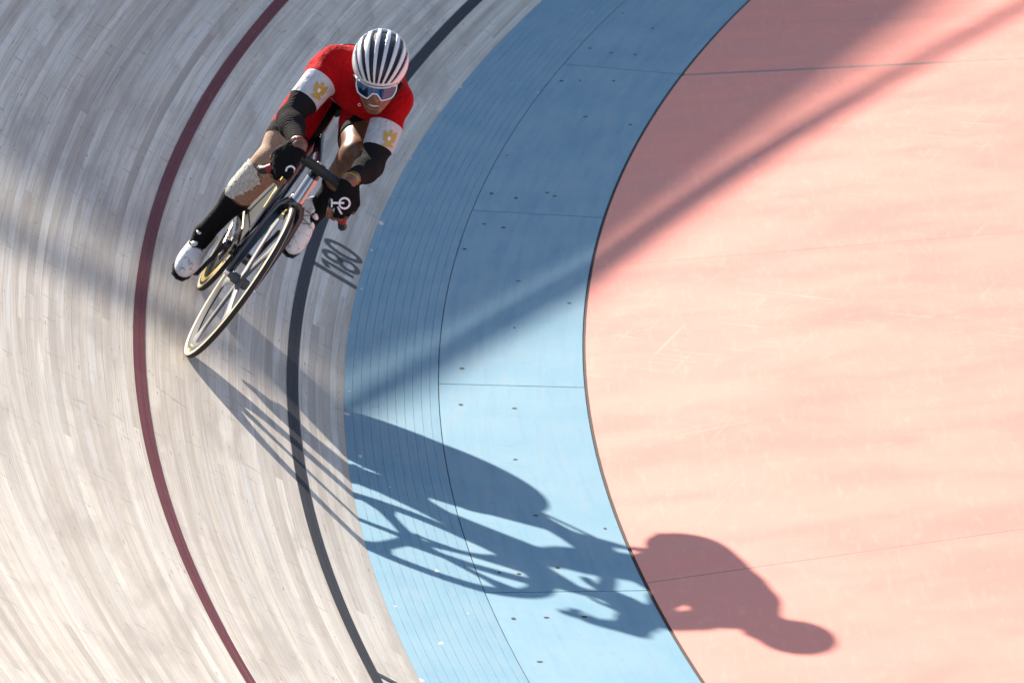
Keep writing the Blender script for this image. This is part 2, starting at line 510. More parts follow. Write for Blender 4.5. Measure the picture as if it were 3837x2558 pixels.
for k in range(-8, 4):
    t0, t1 = k * DJ + 0.0034 / R0, (k + 1) * DJ - 0.0034 / R0
    if t1 > TB: continue
    a, b, c = strip(-WB - WP + 0.004, -WB - 0.003, 0, t1 - t0, 14, BK['plates'], depth=0.012)
    o = obj('plywood_panel', mesh('plywood_panel', a, b, M_BLUEP, uv=[(x + k * 3.3, y) for x, y in c]), band)
    o.rotation_euler = (0, 0, t0)
    o.location.z = 0.0
    if -3 <= k <= 1:
        inv = o.matrix_basis.inverted()
        L = (t1 - t0)
        for e in (0.012, L - 0.012):
            for ss in (0.045, 0.17, 0.30):
                if random.random() < 0.72:
                    sc_ = obj('screw', hole_me, o)
                    th = e + random.gauss(0, 0.0018)
                    s_ = -WB - ss + random.gauss(0, 0.022)
                    bank = BK['plates']
                    p = Vector(surf(s_, th, 0.0009, bank))
                    zax = Vector((-math.sin(bank) * math.cos(th), -math.sin(bank) * math.sin(th), math.cos(bank)))
                    xax = Vector((-math.cos(bank) * math.cos(th), -math.cos(bank) * math.sin(th), -math.sin(bank)))
                    sc_.matrix_basis = Matrix.Translation(p) @ Matrix((xax, zax.cross(xax), zax)).transposed().to_4x4() @ Matrix.Diagonal((random.uniform(.006, .011), random.uniform(.008, .013), 1, 1))
        for e in (0.34, 0.66):
            for ss in (0.05, 0.27, 0.5):
                if random.random() < 0.6:
                    sc_ = obj('screw', hole_me, o)
                    th = L * (e + random.gauss(0, 0.06))
                    s_ = -WB - ss + random.gauss(0, 0.03)
                    bank = BK['plates']
                    p = Vector(surf(s_, th, 0.0009, bank))
                    zax = Vector((-math.sin(bank) * math.cos(th), -math.sin(bank) * math.sin(th), math.cos(bank)))
                    xax = Vector((-math.cos(bank) * math.cos(th), -math.cos(bank) * math.sin(th), -math.sin(bank)))
                    sc_.matrix_basis = Matrix.Translation(p) @ Matrix((xax, zax.cross(xax), zax)).transposed().to_4x4() @ Matrix.Diagonal((random.uniform(.004, .011), random.uniform(.006, .012), 1, 1))

# ------------------------------------------------------------------ salmon apron of concrete slabs
aV, aF, aU = strip(-WB - WP - 4.6, -WB - WP + 0.0, TA, TB, 60, BK['apron'], top=-0.03)
apron = obj('apron', mesh('apron', aV, aF, M_GAP), kind='structure')
joints = [TA, -1.0, -0.78, -0.55, -0.4003, -0.2860, -0.2393, -0.0829, 0.1160, 0.30, 0.46, TB]
wide = {-0.2393: 0.032, 0.1160: 0.008}
for a_, b_ in zip(joints[:-1], joints[1:]):
    ga = wide.get(a_, 0.0022) / 2 / R0; gb = wide.get(b_, 0.0022) / 2 / R0
    x, y, z = strip(-WB - WP - 4.6, -WB - WP - 0.009, a_ + ga, b_ - gb, 16, BK['apron'], depth=0.028)
    obj('concrete_slab', mesh('concrete_slab', x, y, M_PINK, uv=z), apron)
ev, ef, eu = strip(-WB - WP - 0.009, -WB - WP + 0.004, TA, TB, 60, 0.05, top=-0.0035)
obj('edge_gap', mesh('edge_gap', ev, ef, M_GAP), apron)
for t_, w_ in wide.items():
    x, y, z = strip(-WB - WP - 4.6, -WB - WP - 0.012, t_ - w_ / 2 / R0, t_ + w_ / 2 / R0, 1, BK['apron'], top=-0.0004)
    obj('joint_filler', mesh('joint_filler', x, y, M_JOINT), apron)

# ------------------------------------------------------------------ fence round the top of the bank, outside the picture: it throws the shade
fr = obj('perimeter_fence', None, label='dark panel fence with a steel top rail round the top of the bank', cat='fence')
rF, zT = 27.75, 5.50
FA, FB = -1.25, -0.03
npan = 17
for k in range(npan):
    t0 = FA + (FB - FA) * k / npan; t1 = FA + (FB - FA) * (k + 1) / npan
    V, F = [], []
    nn = 6
    for i in range(nn + 1):
        t = t0 + (t1 - t0 - 0.0004) * i / nn
        for r_, z_ in ((rF, 4.1), (rF, zT), (rF + 0.03, zT), (rF + 0.03, 4.1)):
            V.append((r_ * math.cos(t), r_ * math.sin(t), z_))
    for i in range(nn):
        for j in range(4):
            F.append((i * 4 + j, i * 4 + (j + 1) % 4, i * 4 + 4 + (j + 1) % 4, i * 4 + 4 + j))
    F += [(0, 1, 2, 3), (nn * 4 + 3, nn * 4 + 2, nn * 4 + 1, nn * 4)]
    obj('fence_panel', mesh('fence_panel', V, F, M_FENCE), fr)
def tube_pts(path, r, n=8, closed=False):
    path = [np.asarray(p, float) for p in path]
    rs = r if hasattr(r, '__len__') else [r] * len(path)
    V, F = [], []
    up = None
    m = len(path)
    for i, p in enumerate(path):
        a = path[(i - 1) % m] if (closed or i) else p
        b = path[(i + 1) % m] if (closed or i < m - 1) else p
        d = (b - a) / np.linalg.norm(b - a)
        if up is None:
            up = np.array([0, 0, 1.0]) if abs(d[2]) < .9 else np.array([1.0, 0, 0])
        up = up - d * (up @ d); up /= np.linalg.norm(up)
        sd = np.cross(d, up)
        rr = rs[i] if not hasattr(rs[i], '__len__') else rs[i]
        ra, rb = (rr, rr) if not hasattr(rr, '__len__') else rr
        for k in range(n):
            t = 2 * math.pi * k / n
            V.append(p + sd * ra * math.cos(t) + up * rb * math.sin(t))
    for i in range(m if closed else m - 1):
        for k in range(n):
            j = (i + 1) % m
            F.append((i * n + k, i * n + (k + 1) % n, j * n + (k + 1) % n, j * n + k))
    if not closed:
        F.append(tuple(reversed(range(n)))); F.append(tuple((m - 1) * n + k for k in range(n)))
    return V, F
rail = [(rF * math.cos(t), rF * math.sin(t), 6.03) for t in np.linspace(FA, FB, 90)]
obj('top_rail', mesh('top_rail', *tube_pts(rail, 0.038, 10), M_STEEL, smooth=True), fr)
for k in range(npan + 1):
    t = FA + (FB - FA) * k / npan
    r_ = rF + 0.06
    obj('fence_post', mesh('fence_post', *tube_pts([(r_ * math.cos(t), r_ * math.sin(t), -0.4), (r_ * math.cos(t), r_ * math.sin(t), 5.40), (r_ * math.cos(t), r_ * math.sin(t), 5.45), (rF * math.cos(t), rF * math.sin(t), 6.02)], [0.03, 0.03, 0.005, 0.005], 8), M_STEEL, smooth=True), fr)

# ------------------------------------------------------------------ unseen stand added behind the bend: its roof edge throws the broad soft shade
stand = obj('shade_stand', None, label='unseen flat-roofed stand added behind the bank to shade the bend', cat='shade_stand')
M_ROOF = simple('roof sheet', (0.16, 0.17, 0.18), 0.6, var=0.1, scale=0.5)
M_CONC = simple('grey concrete', (0.26, 0.255, 0.24), 0.85, var=0.15, scale=1.5)
STAND_SHIFT = 0.0
G0 = np.array([32.1, -26.0, 14.69]) + np.array([0.405, -0.773, 0.488]) * STAND_SHIFT
GE = np.array([0.40, 0.9165, 0.0]); GN = np.array([0.9165, -0.40, 0.0])
def slab(name, a0, a1, b0, b1, z0, z1, mat):
    V = [tuple((G0 + GE * a + GN * b) * (1, 1, 0) + np.array([0, 0, z])) for z in (z0, z1) for a, b in ((a0, b0), (a1, b0), (a1, b1), (a0, b1))]
    F = [(0, 3, 2, 1), (4, 5, 6, 7), (0, 1, 5, 4), (1, 2, 6, 5), (2, 3, 7, 6), (3, 0, 4, 7)]
    return obj(name, mesh(name, V, F, mat), stand)
slab('roof', -32, 22, 0, 18, G0[2] - 0.45, G0[2], M_ROOF)
for k in range(7):
    a = -30 + k * 8.4
    slab('column', a, a + 0.5, 9.0, 9.5, -0.4, G0[2] - 0.45, M_CONC)
for k in range(10):
    slab('seating_step', -32, 22, 3 + k * 1.3, 4.3 + k * 1.3 - 0.004, -0.4, 2.2 + k * 0.62, M_CONC)

# ------------------------------------------------------------------ frame of the leaning bicycle: x forward, y to the rider's left, z up in the wheel plane
BX = np.array([0.0057284, 0.9998026, 0.0190240])
BY = np.array([-0.7534794, 0.0168232, -0.6572563])
BZ = np.array([-0.6574466, -0.0105692, 0.7534270])
BO = np.array([21.7828206, 0.8801637, 0.4023879])
LOC = Matrix([[BX[i], BY[i], BZ[i], BO[i]] for i in range(3)] + [[0, 0, 0, 1]])
MB = np.stack([BX, BY, BZ])
CAML = MB @ (CAM - BO)
def to_world(p): return BO + p[0] * BX + p[1] * BY + p[2] * BZ
def ray_local(px, py):
    d = C_F + C_R * (px - 3837 / 2) / FPX - C_U * (py - 1279) / FPX
    d = MB @ d
    return d / np.linalg.norm(d)

M_CARBON = simple('black gloss carbon', (0.012, 0.013, 0.018), 0.22, spec=0.6, coat=0.6)
M_NAVY = simple('dark navy frame paint', (0.006, 0.008, 0.020), 0.22, spec=0.5, coat=0.5)
M_SILVER = simple('pale silver frame paint', (0.55, 0.56, 0.55), 0.25, metal=0.6, coat=0.5)
M_TREAD = simple('black tyre rubber', (0.018, 0.017, 0.016), 0.7, var=0.2)
M_WALL = simple('tan tyre sidewall', (0.62, 0.50, 0.32), 0.65, var=0.12)
M_RIM = simple('dark grey rim', (0.045, 0.045, 0.047), 0.7, spec=0.1)
M_BLADE = simple('grey carbon blade', (0.10, 0.10, 0.105), 0.55, spec=0.25)
M_YEL = simple('yellow decal', (0.75, 0.50, 0.02), 0.4)
M_ALU = simple('polished aluminium', (0.72, 0.72, 0.73), 0.22, metal=1.0)
M_BLK = simple('matt black', (0.012, 0.012, 0.013), 0.55)
M_CHAIN = simple('bronze chain steel', (0.42, 0.34, 0.24), 0.3, metal=1.0)
M_TAPE = simple('red bar tape', (0.28, 0.010, 0.013), 0.6, var=0.2, scale=60)

bike = obj('track_bicycle', None, label='black track bicycle with five-blade front wheel and tan tyres leaning under the rider', cat='bicycle')
bike.empty_display_size = 0.2
bike.matrix_world = LOC

WR = 0.3355
WBASE = 0.955
STEER = rad(2.26)
def revolve(prof, cx, cz, n=96, mats=None, name='ring', closed=True):
    """profile of (radius, y) turned about the axle at (cx, cz)"""
    V, F, MI = [], [], []
    m = len(prof)
    for i in range(n):
        t = 2 * math.pi * i / n
        for r, y in prof:
            V.append((cx + r * math.cos(t), y, cz + r * math.sin(t)))
    for i in range(n):
        j = (i + 1) % n
        for k in range(m if closed else m - 1):
            F.append((i * m + k, i * m + (k + 1) % m, j * m + (k + 1) % m, j * m + k))
    return V, F
def steer(V, a=STEER):
    ax = np.array([-math.cos(rad(74)), 0, math.sin(rad(74))])
    c0 = np.array([-0.072, 0, 0.68])
    out = []
    for v in V:
        v = np.asarray(v, float) - c0
        out.append(c0 + v * math.cos(a) + np.cross(ax, v) * math.sin(a) + ax * (ax @ v) * (1 - math.cos(a)))
    return out
def ngon(name, V, F, mat, parent, smooth=True, st=False, mi=None):
    me = mesh(name, steer(V) if st else V, F, mat, smooth=smooth)
    if mi is not None:
        me.polygons.foreach_set('material_index', np.asarray(mi, dtype=np.int32))
    bm = bmesh.new(); bm.from_mesh(me)
    bmesh.ops.recalc_face_normals(bm, faces=bm.faces)
    bm.to_mesh(me); bm.free()
    if smooth:
        me.set_sharp_from_angle(angle=rad(40))
    return obj(name, me, parent)

def tyre(cx, parent, st):
    n = 14
    rt = 0.0118
    prof = [(WR - rt + rt * math.cos(2 * math.pi * k / n), rt * math.sin(2 * math.pi * k / n)) for k in range(n)]
    V, F = revolve(prof, cx, WR)
    mi = []
    for i in range(len(F)):
        k = i % n
        ang = 2 * math.pi * (k + 0.5) / n
        mi.append(0 if math.cos(ang) > 0.55 else 1)
    return ngon('tyre', V, F, [M_TREAD, M_WALL], parent, st=st, mi=mi)
def arc_decal(parent, cx, r0, r1, y, a0, a1, mat, st, n=10):
    V, F = [], []
    for i in range(n + 1):
        t = rad(a0 + (a1 - a0) * i / n)
        for r, yy in ((r0, y[0]), (r1, y[1])):
            V.append((cx + r * math.cos(t), yy, WR + r * math.sin(t)))
    F = [(2 * i, 2 * i + 1, 2 * i + 3, 2 * i + 2) for i in range(n)]
    return ngon('decal', V, F, mat, parent, st=st)

# front wheel: rim, tyre, five blades, hub
rimp = [(0.3135, -0.009), (0.3175, 0.0), (0.3135, 0.009), (0.300, 0.0105), (0.286, 0.0085), (0.272, 0.0), (0.286, -0.0085), (0.300, -0.0105)]
V, F = revolve(rimp, 0, WR)
fw = ngon('front_wheel', V, F, M_RIM, bike, st=True)
tyre(0, fw, True)
for k in range(5):
    a = rad(-19 + 72 * k)
    V, F = [], []
    ns = 8
    for i in range(ns + 1):
        r = 0.016 + (0.284 - 0.016) * i / ns
        f = i / ns
        w = 0.026 - 0.006 * math.sin(math.pi * min(1, f * 1.1)) + (0.020 * max(0, f - 0.75) / 0.25) ** 1.0
        th = 0.0085 - 0.003 * f
        er = np.array([math.cos(a), 0, math.sin(a)]); et = np.array([-math.sin(a), 0, math.cos(a)])
        c = np.array([0, 0, WR]) + er * r
        for q in range(10):
            tt = 2 * math.pi * q / 10
            V.append(c + et * w * math.cos(tt) + np.array([0, th * math.sin(tt), 0]))
    for i in range(ns):
        for q in range(10):
            F.append((i * 10 + q, i * 10 + (q + 1) % 10, i * 10 + 10 + (q + 1) % 10, i * 10 + 10 + q))
    ngon('blade_spoke', V, F, M_BLADE, fw, st=True)
V, F = revolve([(0.006, -0.05), (0.012, -0.05), (0.014, -0.035), (0.020, -0.03), (0.021, 0.0), (0.020, 0.03), (0.014, 0.035), (0.012, 0.05), (0.006, 0.05)], 0, WR, 24)
ngon('hub', V, F, M_BLADE, fw, st=True)
for a0, a1 in ((-84, -70), (96, 112), (20, 36)):
    arc_decal(fw, 0, 0.289, 0.312, (-0.0093, -0.0100), a0, a1, M_YEL, True)
    arc_decal(fw, 0, 0.289, 0.312, (0.0093, 0.0100), a0, a1, M_YEL, True)

# rear disc wheel
V, F = revolve([(0.3135, -0.009), (0.3175, 0.0), (0.3135, 0.009), (0.22, 0.011), (0.06, 0.022), (0.03, 0.045), (0.008, 0.05), (0.008, -0.05), (0.03, -0.045), (0.06, -0.022), (0.22, -0.011)], -WBASE, WR)
M_DISC = NT('dark disc wheel carbon')
_t = M_DISC.noise(M_DISC.obj(), 30, 3)
M_DISC.set(Base_Color=M_DISC.mix(_t, (0.022, 0.022, 0.024), (0.045, 0.045, 0.047)), Roughness=0.75, Specular_IOR_Level=0.05, Coat_Weight=0.0)
rw = ngon('rear_wheel', V, F, M_DISC.m, bike)
tyre(-WBASE, rw, False)
for a0, a1 in ((25, 100), (130, 205), (250, 330)):
    for sg in (-1, 1):
        arc_decal(rw, -WBASE, 0.282, 0.302, (sg * 0.0108, sg * 0.0106), a0, a1, M_YEL, False, 16)

# frame
def aero(path, r, n=12):
    return tube_pts(path, r, n)
BB = np.array([-0.575, 0, 0.285])
parts = []
fr_parts = [
    ([(-0.088, 0, 0.715), (-0.20, 0, 0.635), (-0.36, 0, 0.495), BB + (0.01, 0, 0.005)], [(0.021, 0.033)] * 4),
    ([(-0.112, 0, 0.785), (-0.30, 0, 0.800), (-0.72, 0, 0.805)], [(0.021, 0.026), (0.019, 0.022), (0.016, 0.02)]),
    ([BB, (-0.645, 0, 0.50), (-0.735, 0, 0.835)], [(0.018, 0.032), (0.016, 0.03), (0.014, 0.024)]),
]
V, F = merge([(list(a), b) for a, b in (aero(p, r) for p, r in fr_parts)])
ngon('frame', V, F, M_NAVY, bike)
V, F = tube_pts([(-0.070, 0, 0.672), (-0.082, 0, 0.715), (-0.105, 0, 0.795)], [(0.024, 0.03), (0.023, 0.034), (0.024, 0.028)], 14)
ngon('head_tube', V, F, M_NAVY, bike)
# silver name panel on the front of the head tube
V, F = [], []
for i in range(9):
    f = i / 8
    c = np.array([-0.070 - 0.035 * f, 0, 0.690 + 0.095 * f])
    for q in range(7):
        t = rad(-62 + 124 * q / 6)
        V.append(c + np.array([0.0355 * math.cos(t), 0.0255 * math.sin(t), 0.0]))
F = [(i * 7 + q, i * 7 + q + 1, i * 7 + q + 8, i * 7 + q + 7) for i in range(8) for q in range(6)]
ngon('head_badge', V, F, M_SILVER, bike)
for sg in (-1, 1):
    V, F = tube_pts([(-0.73, sg * 0.012, 0.775), (-0.80, sg * 0.034, 0.64), (-WBASE, sg * 0.058, WR)], [0.008, 0.0075, 0.007], 8)
    ngon('seat_stay', V, F, M_NAVY, bike)
    V, F = tube_pts([BB + (0, sg * 0.026, 0), (-0.72, sg * 0.040, 0.300), (-WBASE, sg * 0.058, WR)], [(0.009, 0.016), (0.008, 0.014), (0.007, 0.010)], 8)
    ngon('chain_stay', V, F, M_NAVY, bike)
# fork
V, F = tube_pts([(-0.078, 0, 0.695), (-0.066, 0, 0.668), (-0.060, 0, 0.655)], [(0.027, 0.027), (0.034, 0.03), (0.03, 0.02)], 14)
fork = ngon('fork', V, F, M_CARBON, bike, st=True)
for sg in (-1, 1):
    V, F = tube_pts([(-0.062, sg * 0.018, 0.672), (-0.054, sg * 0.036, 0.640), (-0.040, sg * 0.044, 0.56), (-0.012, sg * 0.050, 0.40), (0.0, sg * 0.053, 0.330)],
                    [(0.014, 0.024), (0.0105, 0.025), (0.0085, 0.023), (0.0075, 0.018), (0.007, 0.013)], 12)
    ngon('fork_blade', V, F, M_NAVY, fork, st=True)
    V, F = tube_pts([(0, sg * 0.046, WR), (0, sg * 0.066, WR)], 0.010, 10)
    ngon('axle_nut', V, F, M_ALU, fork, st=True)
# stem and handlebar
V, F = tube_pts([(-0.108, 0, 0.800), (-0.112, 0, 0.83), (-0.113, 0, 0.842)], [0.021, 0.021, 0.018], 12)
V2, F2 = tube_pts([(-0.122, 0, 0.826), (-0.07, 0, 0.830), (-0.018, 0, 0.838)], [(0.018, 0.018), (0.017, 0.020), (0.019, 0.021)], 12)
V, F = merge([(V, F), (V2, F2)])
ngon('stem', V, F, M_BLK, bike, st=True)
def spline(P, n=8):
    P = [np.asarray(p, float) for p in P]
    out = []
    for i in range(len(P) - 1):
        a, b, c, d = P[max(i - 1, 0)], P[i], P[i + 1], P[min(i + 2, len(P) - 1)]
        for k in range(n):
            t = k / n
            out.append(0.5 * ((2 * b) + (c - a) * t + (2 * a - 5 * b + 4 * c - d) * t * t + (-a + 3 * b - 3 * c + d) * t ** 3))
    out.append(P[-1])
    return out
half = [(-0.015, 0, 0.838), (-0.016, 0.05, 0.839), (-0.010, 0.085, 0.836), (0.002, 0.112, 0.828), (0.014, 0.130, 0.806), (0.018, 0.148, 0.770), (0.012, 0.165, 0.738), (0.002, 0.176, 0.723), (-0.012, 0.182, 0.718)]
hl = spline(half)
full = [p * np.array([1, -1, 1]) for p in reversed(hl)] + hl[1:]
nb = len(full)
rad_ = []
for i in range(nb):
    y = abs(full[i][1])
    rad_.append((0.020, 0.0155) if y < 0.085 else (0.0135, 0.0135) if y < 0.11 else (0.0155, 0.0155))
V, F = tube_pts(full, rad_, 12)
hb = ngon('handlebar', V, F, M_BLK, bike, st=True)
for sg in (-1, 1):
    V, F = tube_pts([p * np.array([1, sg, 1]) for p in hl[-26:-15]], 0.0172, 12)
    ngon('bar_tape', V, F, M_TAPE, hb, st=True)
    V, F = tube_pts([np.array(hl[-3]) * (1, sg, 1), np.array(hl[-1]) * (1, sg, 1), np.array(hl[-1]) * (1, sg, 1) + np.array((-0.006, 0, 0))], [0.017, 0.0165, 0.012], 12)
    ngon('bar_end_plug', V, F, M_BLK, hb, st=True)
# saddle and post
V, F = tube_pts([(-0.735, 0, 0.83), (-0.775, 0, 0.935)], [(0.012, 0.018)] * 2, 10)
ngon('seat_post', V, F, M_CARBON, bike)
pr = [(-0.905, 0.066, 0.955), (-0.86, 0.068, 0.952), (-0.80, 0.050, 0.948), (-0.74, 0.028, 0.946), (-0.68, 0.021, 0.942), (-0.645, 0.012, 0.934)]
V, F = tube_pts([(x, 0, z - 0.012) for x, w, z in pr], [(w, 0.018) for x, w, z in pr], 14)
ngon('saddle', V, F, M_BLK, bike)
# drive side: chainring, cranks, pedals, chain
CY = -0.043
V, F = revolve([(0.060, CY - 0.002), (0.097, CY - 0.002), (0.099, CY), (0.097, CY + 0.002), (0.060, CY + 0.002)], BB[0], BB[2], 48)
cr = ngon('chainring', V, F, M_CARBON, bike, smooth=False)
for k in range(5):
    a = rad(72 * k + 20)
    V, F = tube_pts([BB + (0, CY, 0), BB + (0.068 * math.cos(a), CY, 0.068 * math.sin(a))], [(0.004, 0.012), (0.004, 0.009)], 8)
    ngon('spider_arm', V, F, M_CARBON, cr)
CR = {-1: np.array([-0.030, 0, -0.164]), 1: np.array([0.030, 0, 0.164])}
for sg in (-1, 1):
    e = BB + CR[sg]
    V, F = tube_pts([BB + (0, sg * 0.058, 0), BB + CR[sg] * 0.5 + (0, sg * 0.066, 0), e + (0, sg * 0.074, 0)], [(0.009, 0.017), (0.008, 0.014), (0.008, 0.013)], 10)
    ck = ngon('crank', V, F, M_BLK, bike)
    V, F = tube_pts([e + (0.0, sg * 0.076, 0), e + (0.0, sg * 0.092, 0), e + (0.0, sg * 0.152, 0)], [(0.010, 0.010), (0.036, 0.009), (0.032, 0.008)], 10)
    ngon('pedal', V, F, M_BLK, ck)
V, F = tube_pts([BB + (0, -0.06, 0), BB + (0, 0.06, 0)], 0.024, 14)
ngon('bottom_bracket', V, F, M_CARBON, bike)
cz, rc, rr_ = np.array([-WBASE, 0, WR]), 0.0315, 0.0985
loop = []
d = BB - cz
L0 = np.linalg.norm(d)
base_a = math.atan2(d[2], d[0])
off = math.acos((rr_ - rc) / L0)
for i in range(24):
    a = base_a + off - 2 * off * i / 23
    loop.append(BB + rr_ * np.array([math.cos(a), 0, math.sin(a)]))
for i in range(12):
    a = base_a - off - (2 * math.pi - 2 * off) * i / 11
    loop.append(cz + rc * np.array([math.cos(a), 0, math.sin(a)]))
loop.append(loop[0])
seg = np.cumsum([0] + [np.linalg.norm(loop[i + 1] - loop[i]) for i in range(len(loop) - 1)])
nl = int(seg[-1] / 0.0127)
link = []
for k in range(nl):
    pts = []
    for u_ in (k * seg[-1] / nl, (k + 1) * seg[-1] / nl):
        i = min(np.searchsorted(seg, u_, side='right') - 1, len(loop) - 2)
        f = (u_ - seg[i]) / (seg[i + 1] - seg[i])
        pts.append(loop[i] * (1 - f) + loop[i + 1] * f + np.array([0, CY, 0]))
    w = 0.0035 if k % 2 else 0.0048
    link.append(tube_pts([pts[0], (pts[0] + pts[1]) / 2, pts[1]], [(w, 0.0044), (w * 0.7, 0.0032), (w, 0.0044)], 6))
V, F = merge([(list(a), b) for a, b in link])
ngon('chain', V, F, M_CHAIN, bike)['kind'] = 'stuff'
V, F = revolve([(0.012, CY - 0.002), (0.032, CY - 0.002), (0.032, CY + 0.002), (0.012, CY + 0.002)], -WBASE, WR, 28)
ngon('rear_cog', V, F, M_ALU, bike, smooth=False)

# ------------------------------------------------------------------ the rider: one implicit body, meshed with surface nets
A3 = lambda *p: np.array(p, dtype=np.float64)
def smin(a, b, k):
    h = np.maximum(k - np.abs(a - b), 0.0) / k
    return np.minimum(a, b) - h * h * k * 0.25
def cap(P, a, b, ra, rb=None):
    rb = ra if rb is None else rb
    ba = b - a
    h = np.clip(((P - a) @ ba) / (ba @ ba), 0, 1)
    return np.linalg.norm(P - a - h[:, None] * ba, axis=1) - (ra + (rb - ra) * h)
def elli(P, c, r, Rm=None):
    q = P - c
    if Rm is not None: q = q @ Rm          # columns of Rm are the axes
    k0 = np.linalg.norm(q / r, axis=1)
    k1 = np.linalg.norm(q / (r * r), axis=1) + 1e-9
    return k0 * (k0 - 1.0) / k1
def chain_dist(P, pts):
    return np.min([cap(P, a, b, 0.0) for a, b in zip(pts[:-1], pts[1:])], axis=0)
def tpar(P, a, b):
    return ((P - a) @ (b - a)) / ((b - a) @ (b - a))

def nets(fn, lo, hi, h, coarse=4):
    lo = np.asarray(lo, float); hi = np.asarray(hi, float)
    n = (np.ceil((hi - lo) / (h * coarse)).astype(int) + 1)
    # coarse pass
    H = h * coarse
    gx = [lo[i] + H * (np.arange(n[i]) + 0.5 - 0.5 / coarse) for i in range(3)]
    G = np.stack(np.meshgrid(*gx, indexing='ij'), -1).reshape(-1, 3)
    dc = np.concatenate([fn(G[i:i + 200000]) for i in range(0, len(G), 200000)]).reshape(n)
    Fd = np.repeat(np.repeat(np.repeat(dc, coarse, 0), coarse, 1), coarse, 2).astype(np.float32)
    act = np.argwhere(np.abs(dc) < H * 1.35)
    o = np.stack(np.meshgrid(*[np.arange(coarse)] * 3, indexing='ij'), -1).reshape(-1, 3)
    idx = (act[:, None, :] * coarse + o[None]).reshape(-1, 3)
    pts = lo + h * idx
    vals = np.concatenate([fn(pts[i:i + 200000]) for i in range(0, len(pts), 200000)])
    Fd[idx[:, 0], idx[:, 1], idx[:, 2]] = vals
    # surface nets
    ins = Fd < 0
    c = np.zeros(tuple(np.array(Fd.shape) - 1), dtype=np.int8)
    for dx in (0, 1):
        for dy in (0, 1):
            for dz in (0, 1):
                c += ins[dx:c.shape[0] + dx, dy:c.shape[1] + dy, dz:c.shape[2] + dz]
    cells = np.argwhere((c > 0) & (c < 8))
    cid = -np.ones(c.shape, dtype=np.int64)
    cid[cells[:, 0], cells[:, 1], cells[:, 2]] = np.arange(len(cells))
    acc = np.zeros((len(cells), 3)); cnt = np.zeros(len(cells))
    cor = [(x, y, z) for x in (0, 1) for y in (0, 1) for z in (0, 1)]
    for a in range(8):
        for b in range(a + 1, 8):
            pa, pb = np.array(cor[a]), np.array(cor[b])
            if np.abs(pa - pb).sum() != 1: continue
            ia, ib = cells + pa, cells + pb
            fa = Fd[ia[:, 0], ia[:, 1], ia[:, 2]]; fb = Fd[ib[:, 0], ib[:, 1], ib[:, 2]]
            m = (fa < 0) != (fb < 0)
            t = np.where(m, fa / np.where(m, fa - fb, 1), 0)
            acc[m] += (pa + t[:, None] * (pb - pa))[m]; cnt[m] += 1
    V = lo + h * (cells + acc / cnt[:, None])
    faces = []
    for ax in range(3):
        s0 = [slice(None)] * 3; s1 = [slice(None)] * 3
        s0[ax] = slice(0, -1); s1[ax] = slice(1, None)
        e = np.argwhere(ins[tuple(s0)] != ins[tuple(s1)])
        b, d = (ax + 1) % 3, (ax + 2) % 3
        ok = (e[:, b] > 0) & (e[:, d] > 0) & (e[:, b] < c.shape[b]) & (e[:, d] < c.shape[d])
        e = e[ok]
        sgn = ins[e[:, 0], e[:, 1], e[:, 2]]
        eb = np.zeros(3, int); eb[b] = 1; ed = np.zeros(3, int); ed[d] = 1
        q = [e - eb - ed, e - ed, e, e - eb]
        q = np.stack([cid[x[:, 0], x[:, 1], x[:, 2]] for x in q], 1)
        q = np.where(sgn[:, None], q, q[:, ::-1])
        faces.append(q[(q >= 0).all(1)])
    F = np.concatenate(faces)
    return V, F

# joints in the bicycle frame
hipR, hipL = A3(-.74, -.085, .98), A3(-.74, .085, .99)
knR, knL = A3(-.460, -.118, .655), A3(-.300, .106, .906)
anR, anL = A3(-.632, -.138, .258), A3(-.600, .146, .600)
shR, shL = A3(-.38, -.150, 1.120), A3(-.32, .104, 1.150)
elR, elL = A3(-.20, -.183, .893), A3(-.17, .157, .928)
wrR, wrL = A3(.035, -.122, .878), A3(.055, .098, .882)
R_IMG, U_IMG, T_IMG = MB @ C_R, MB @ C_U, MB @ -C_F

# head frame
roll = rad(8.5); pitch = rad(35)
hx = math.cos(roll) * R_IMG - math.sin(roll) * U_IMG
up_ = math.cos(roll) * U_IMG + math.sin(roll) * R_IMG
hy = math.cos(pitch) * T_IMG - math.sin(pitch) * up_
hz = math.sin(pitch) * T_IMG + math.cos(pitch) * up_
HM = np.stack([hx, hy, hz], 1)
def at_px(px, py, x):
    d = ray_local(px, py)
    return CAML + d * (x - CAML[0]) / d[0]
HELC = A3(0, -.012, .058)
HC = at_px(1426, 224, -.19) - HM @ HELC
def H(x, y, z): return HC + HM @ A3(x, y, z)

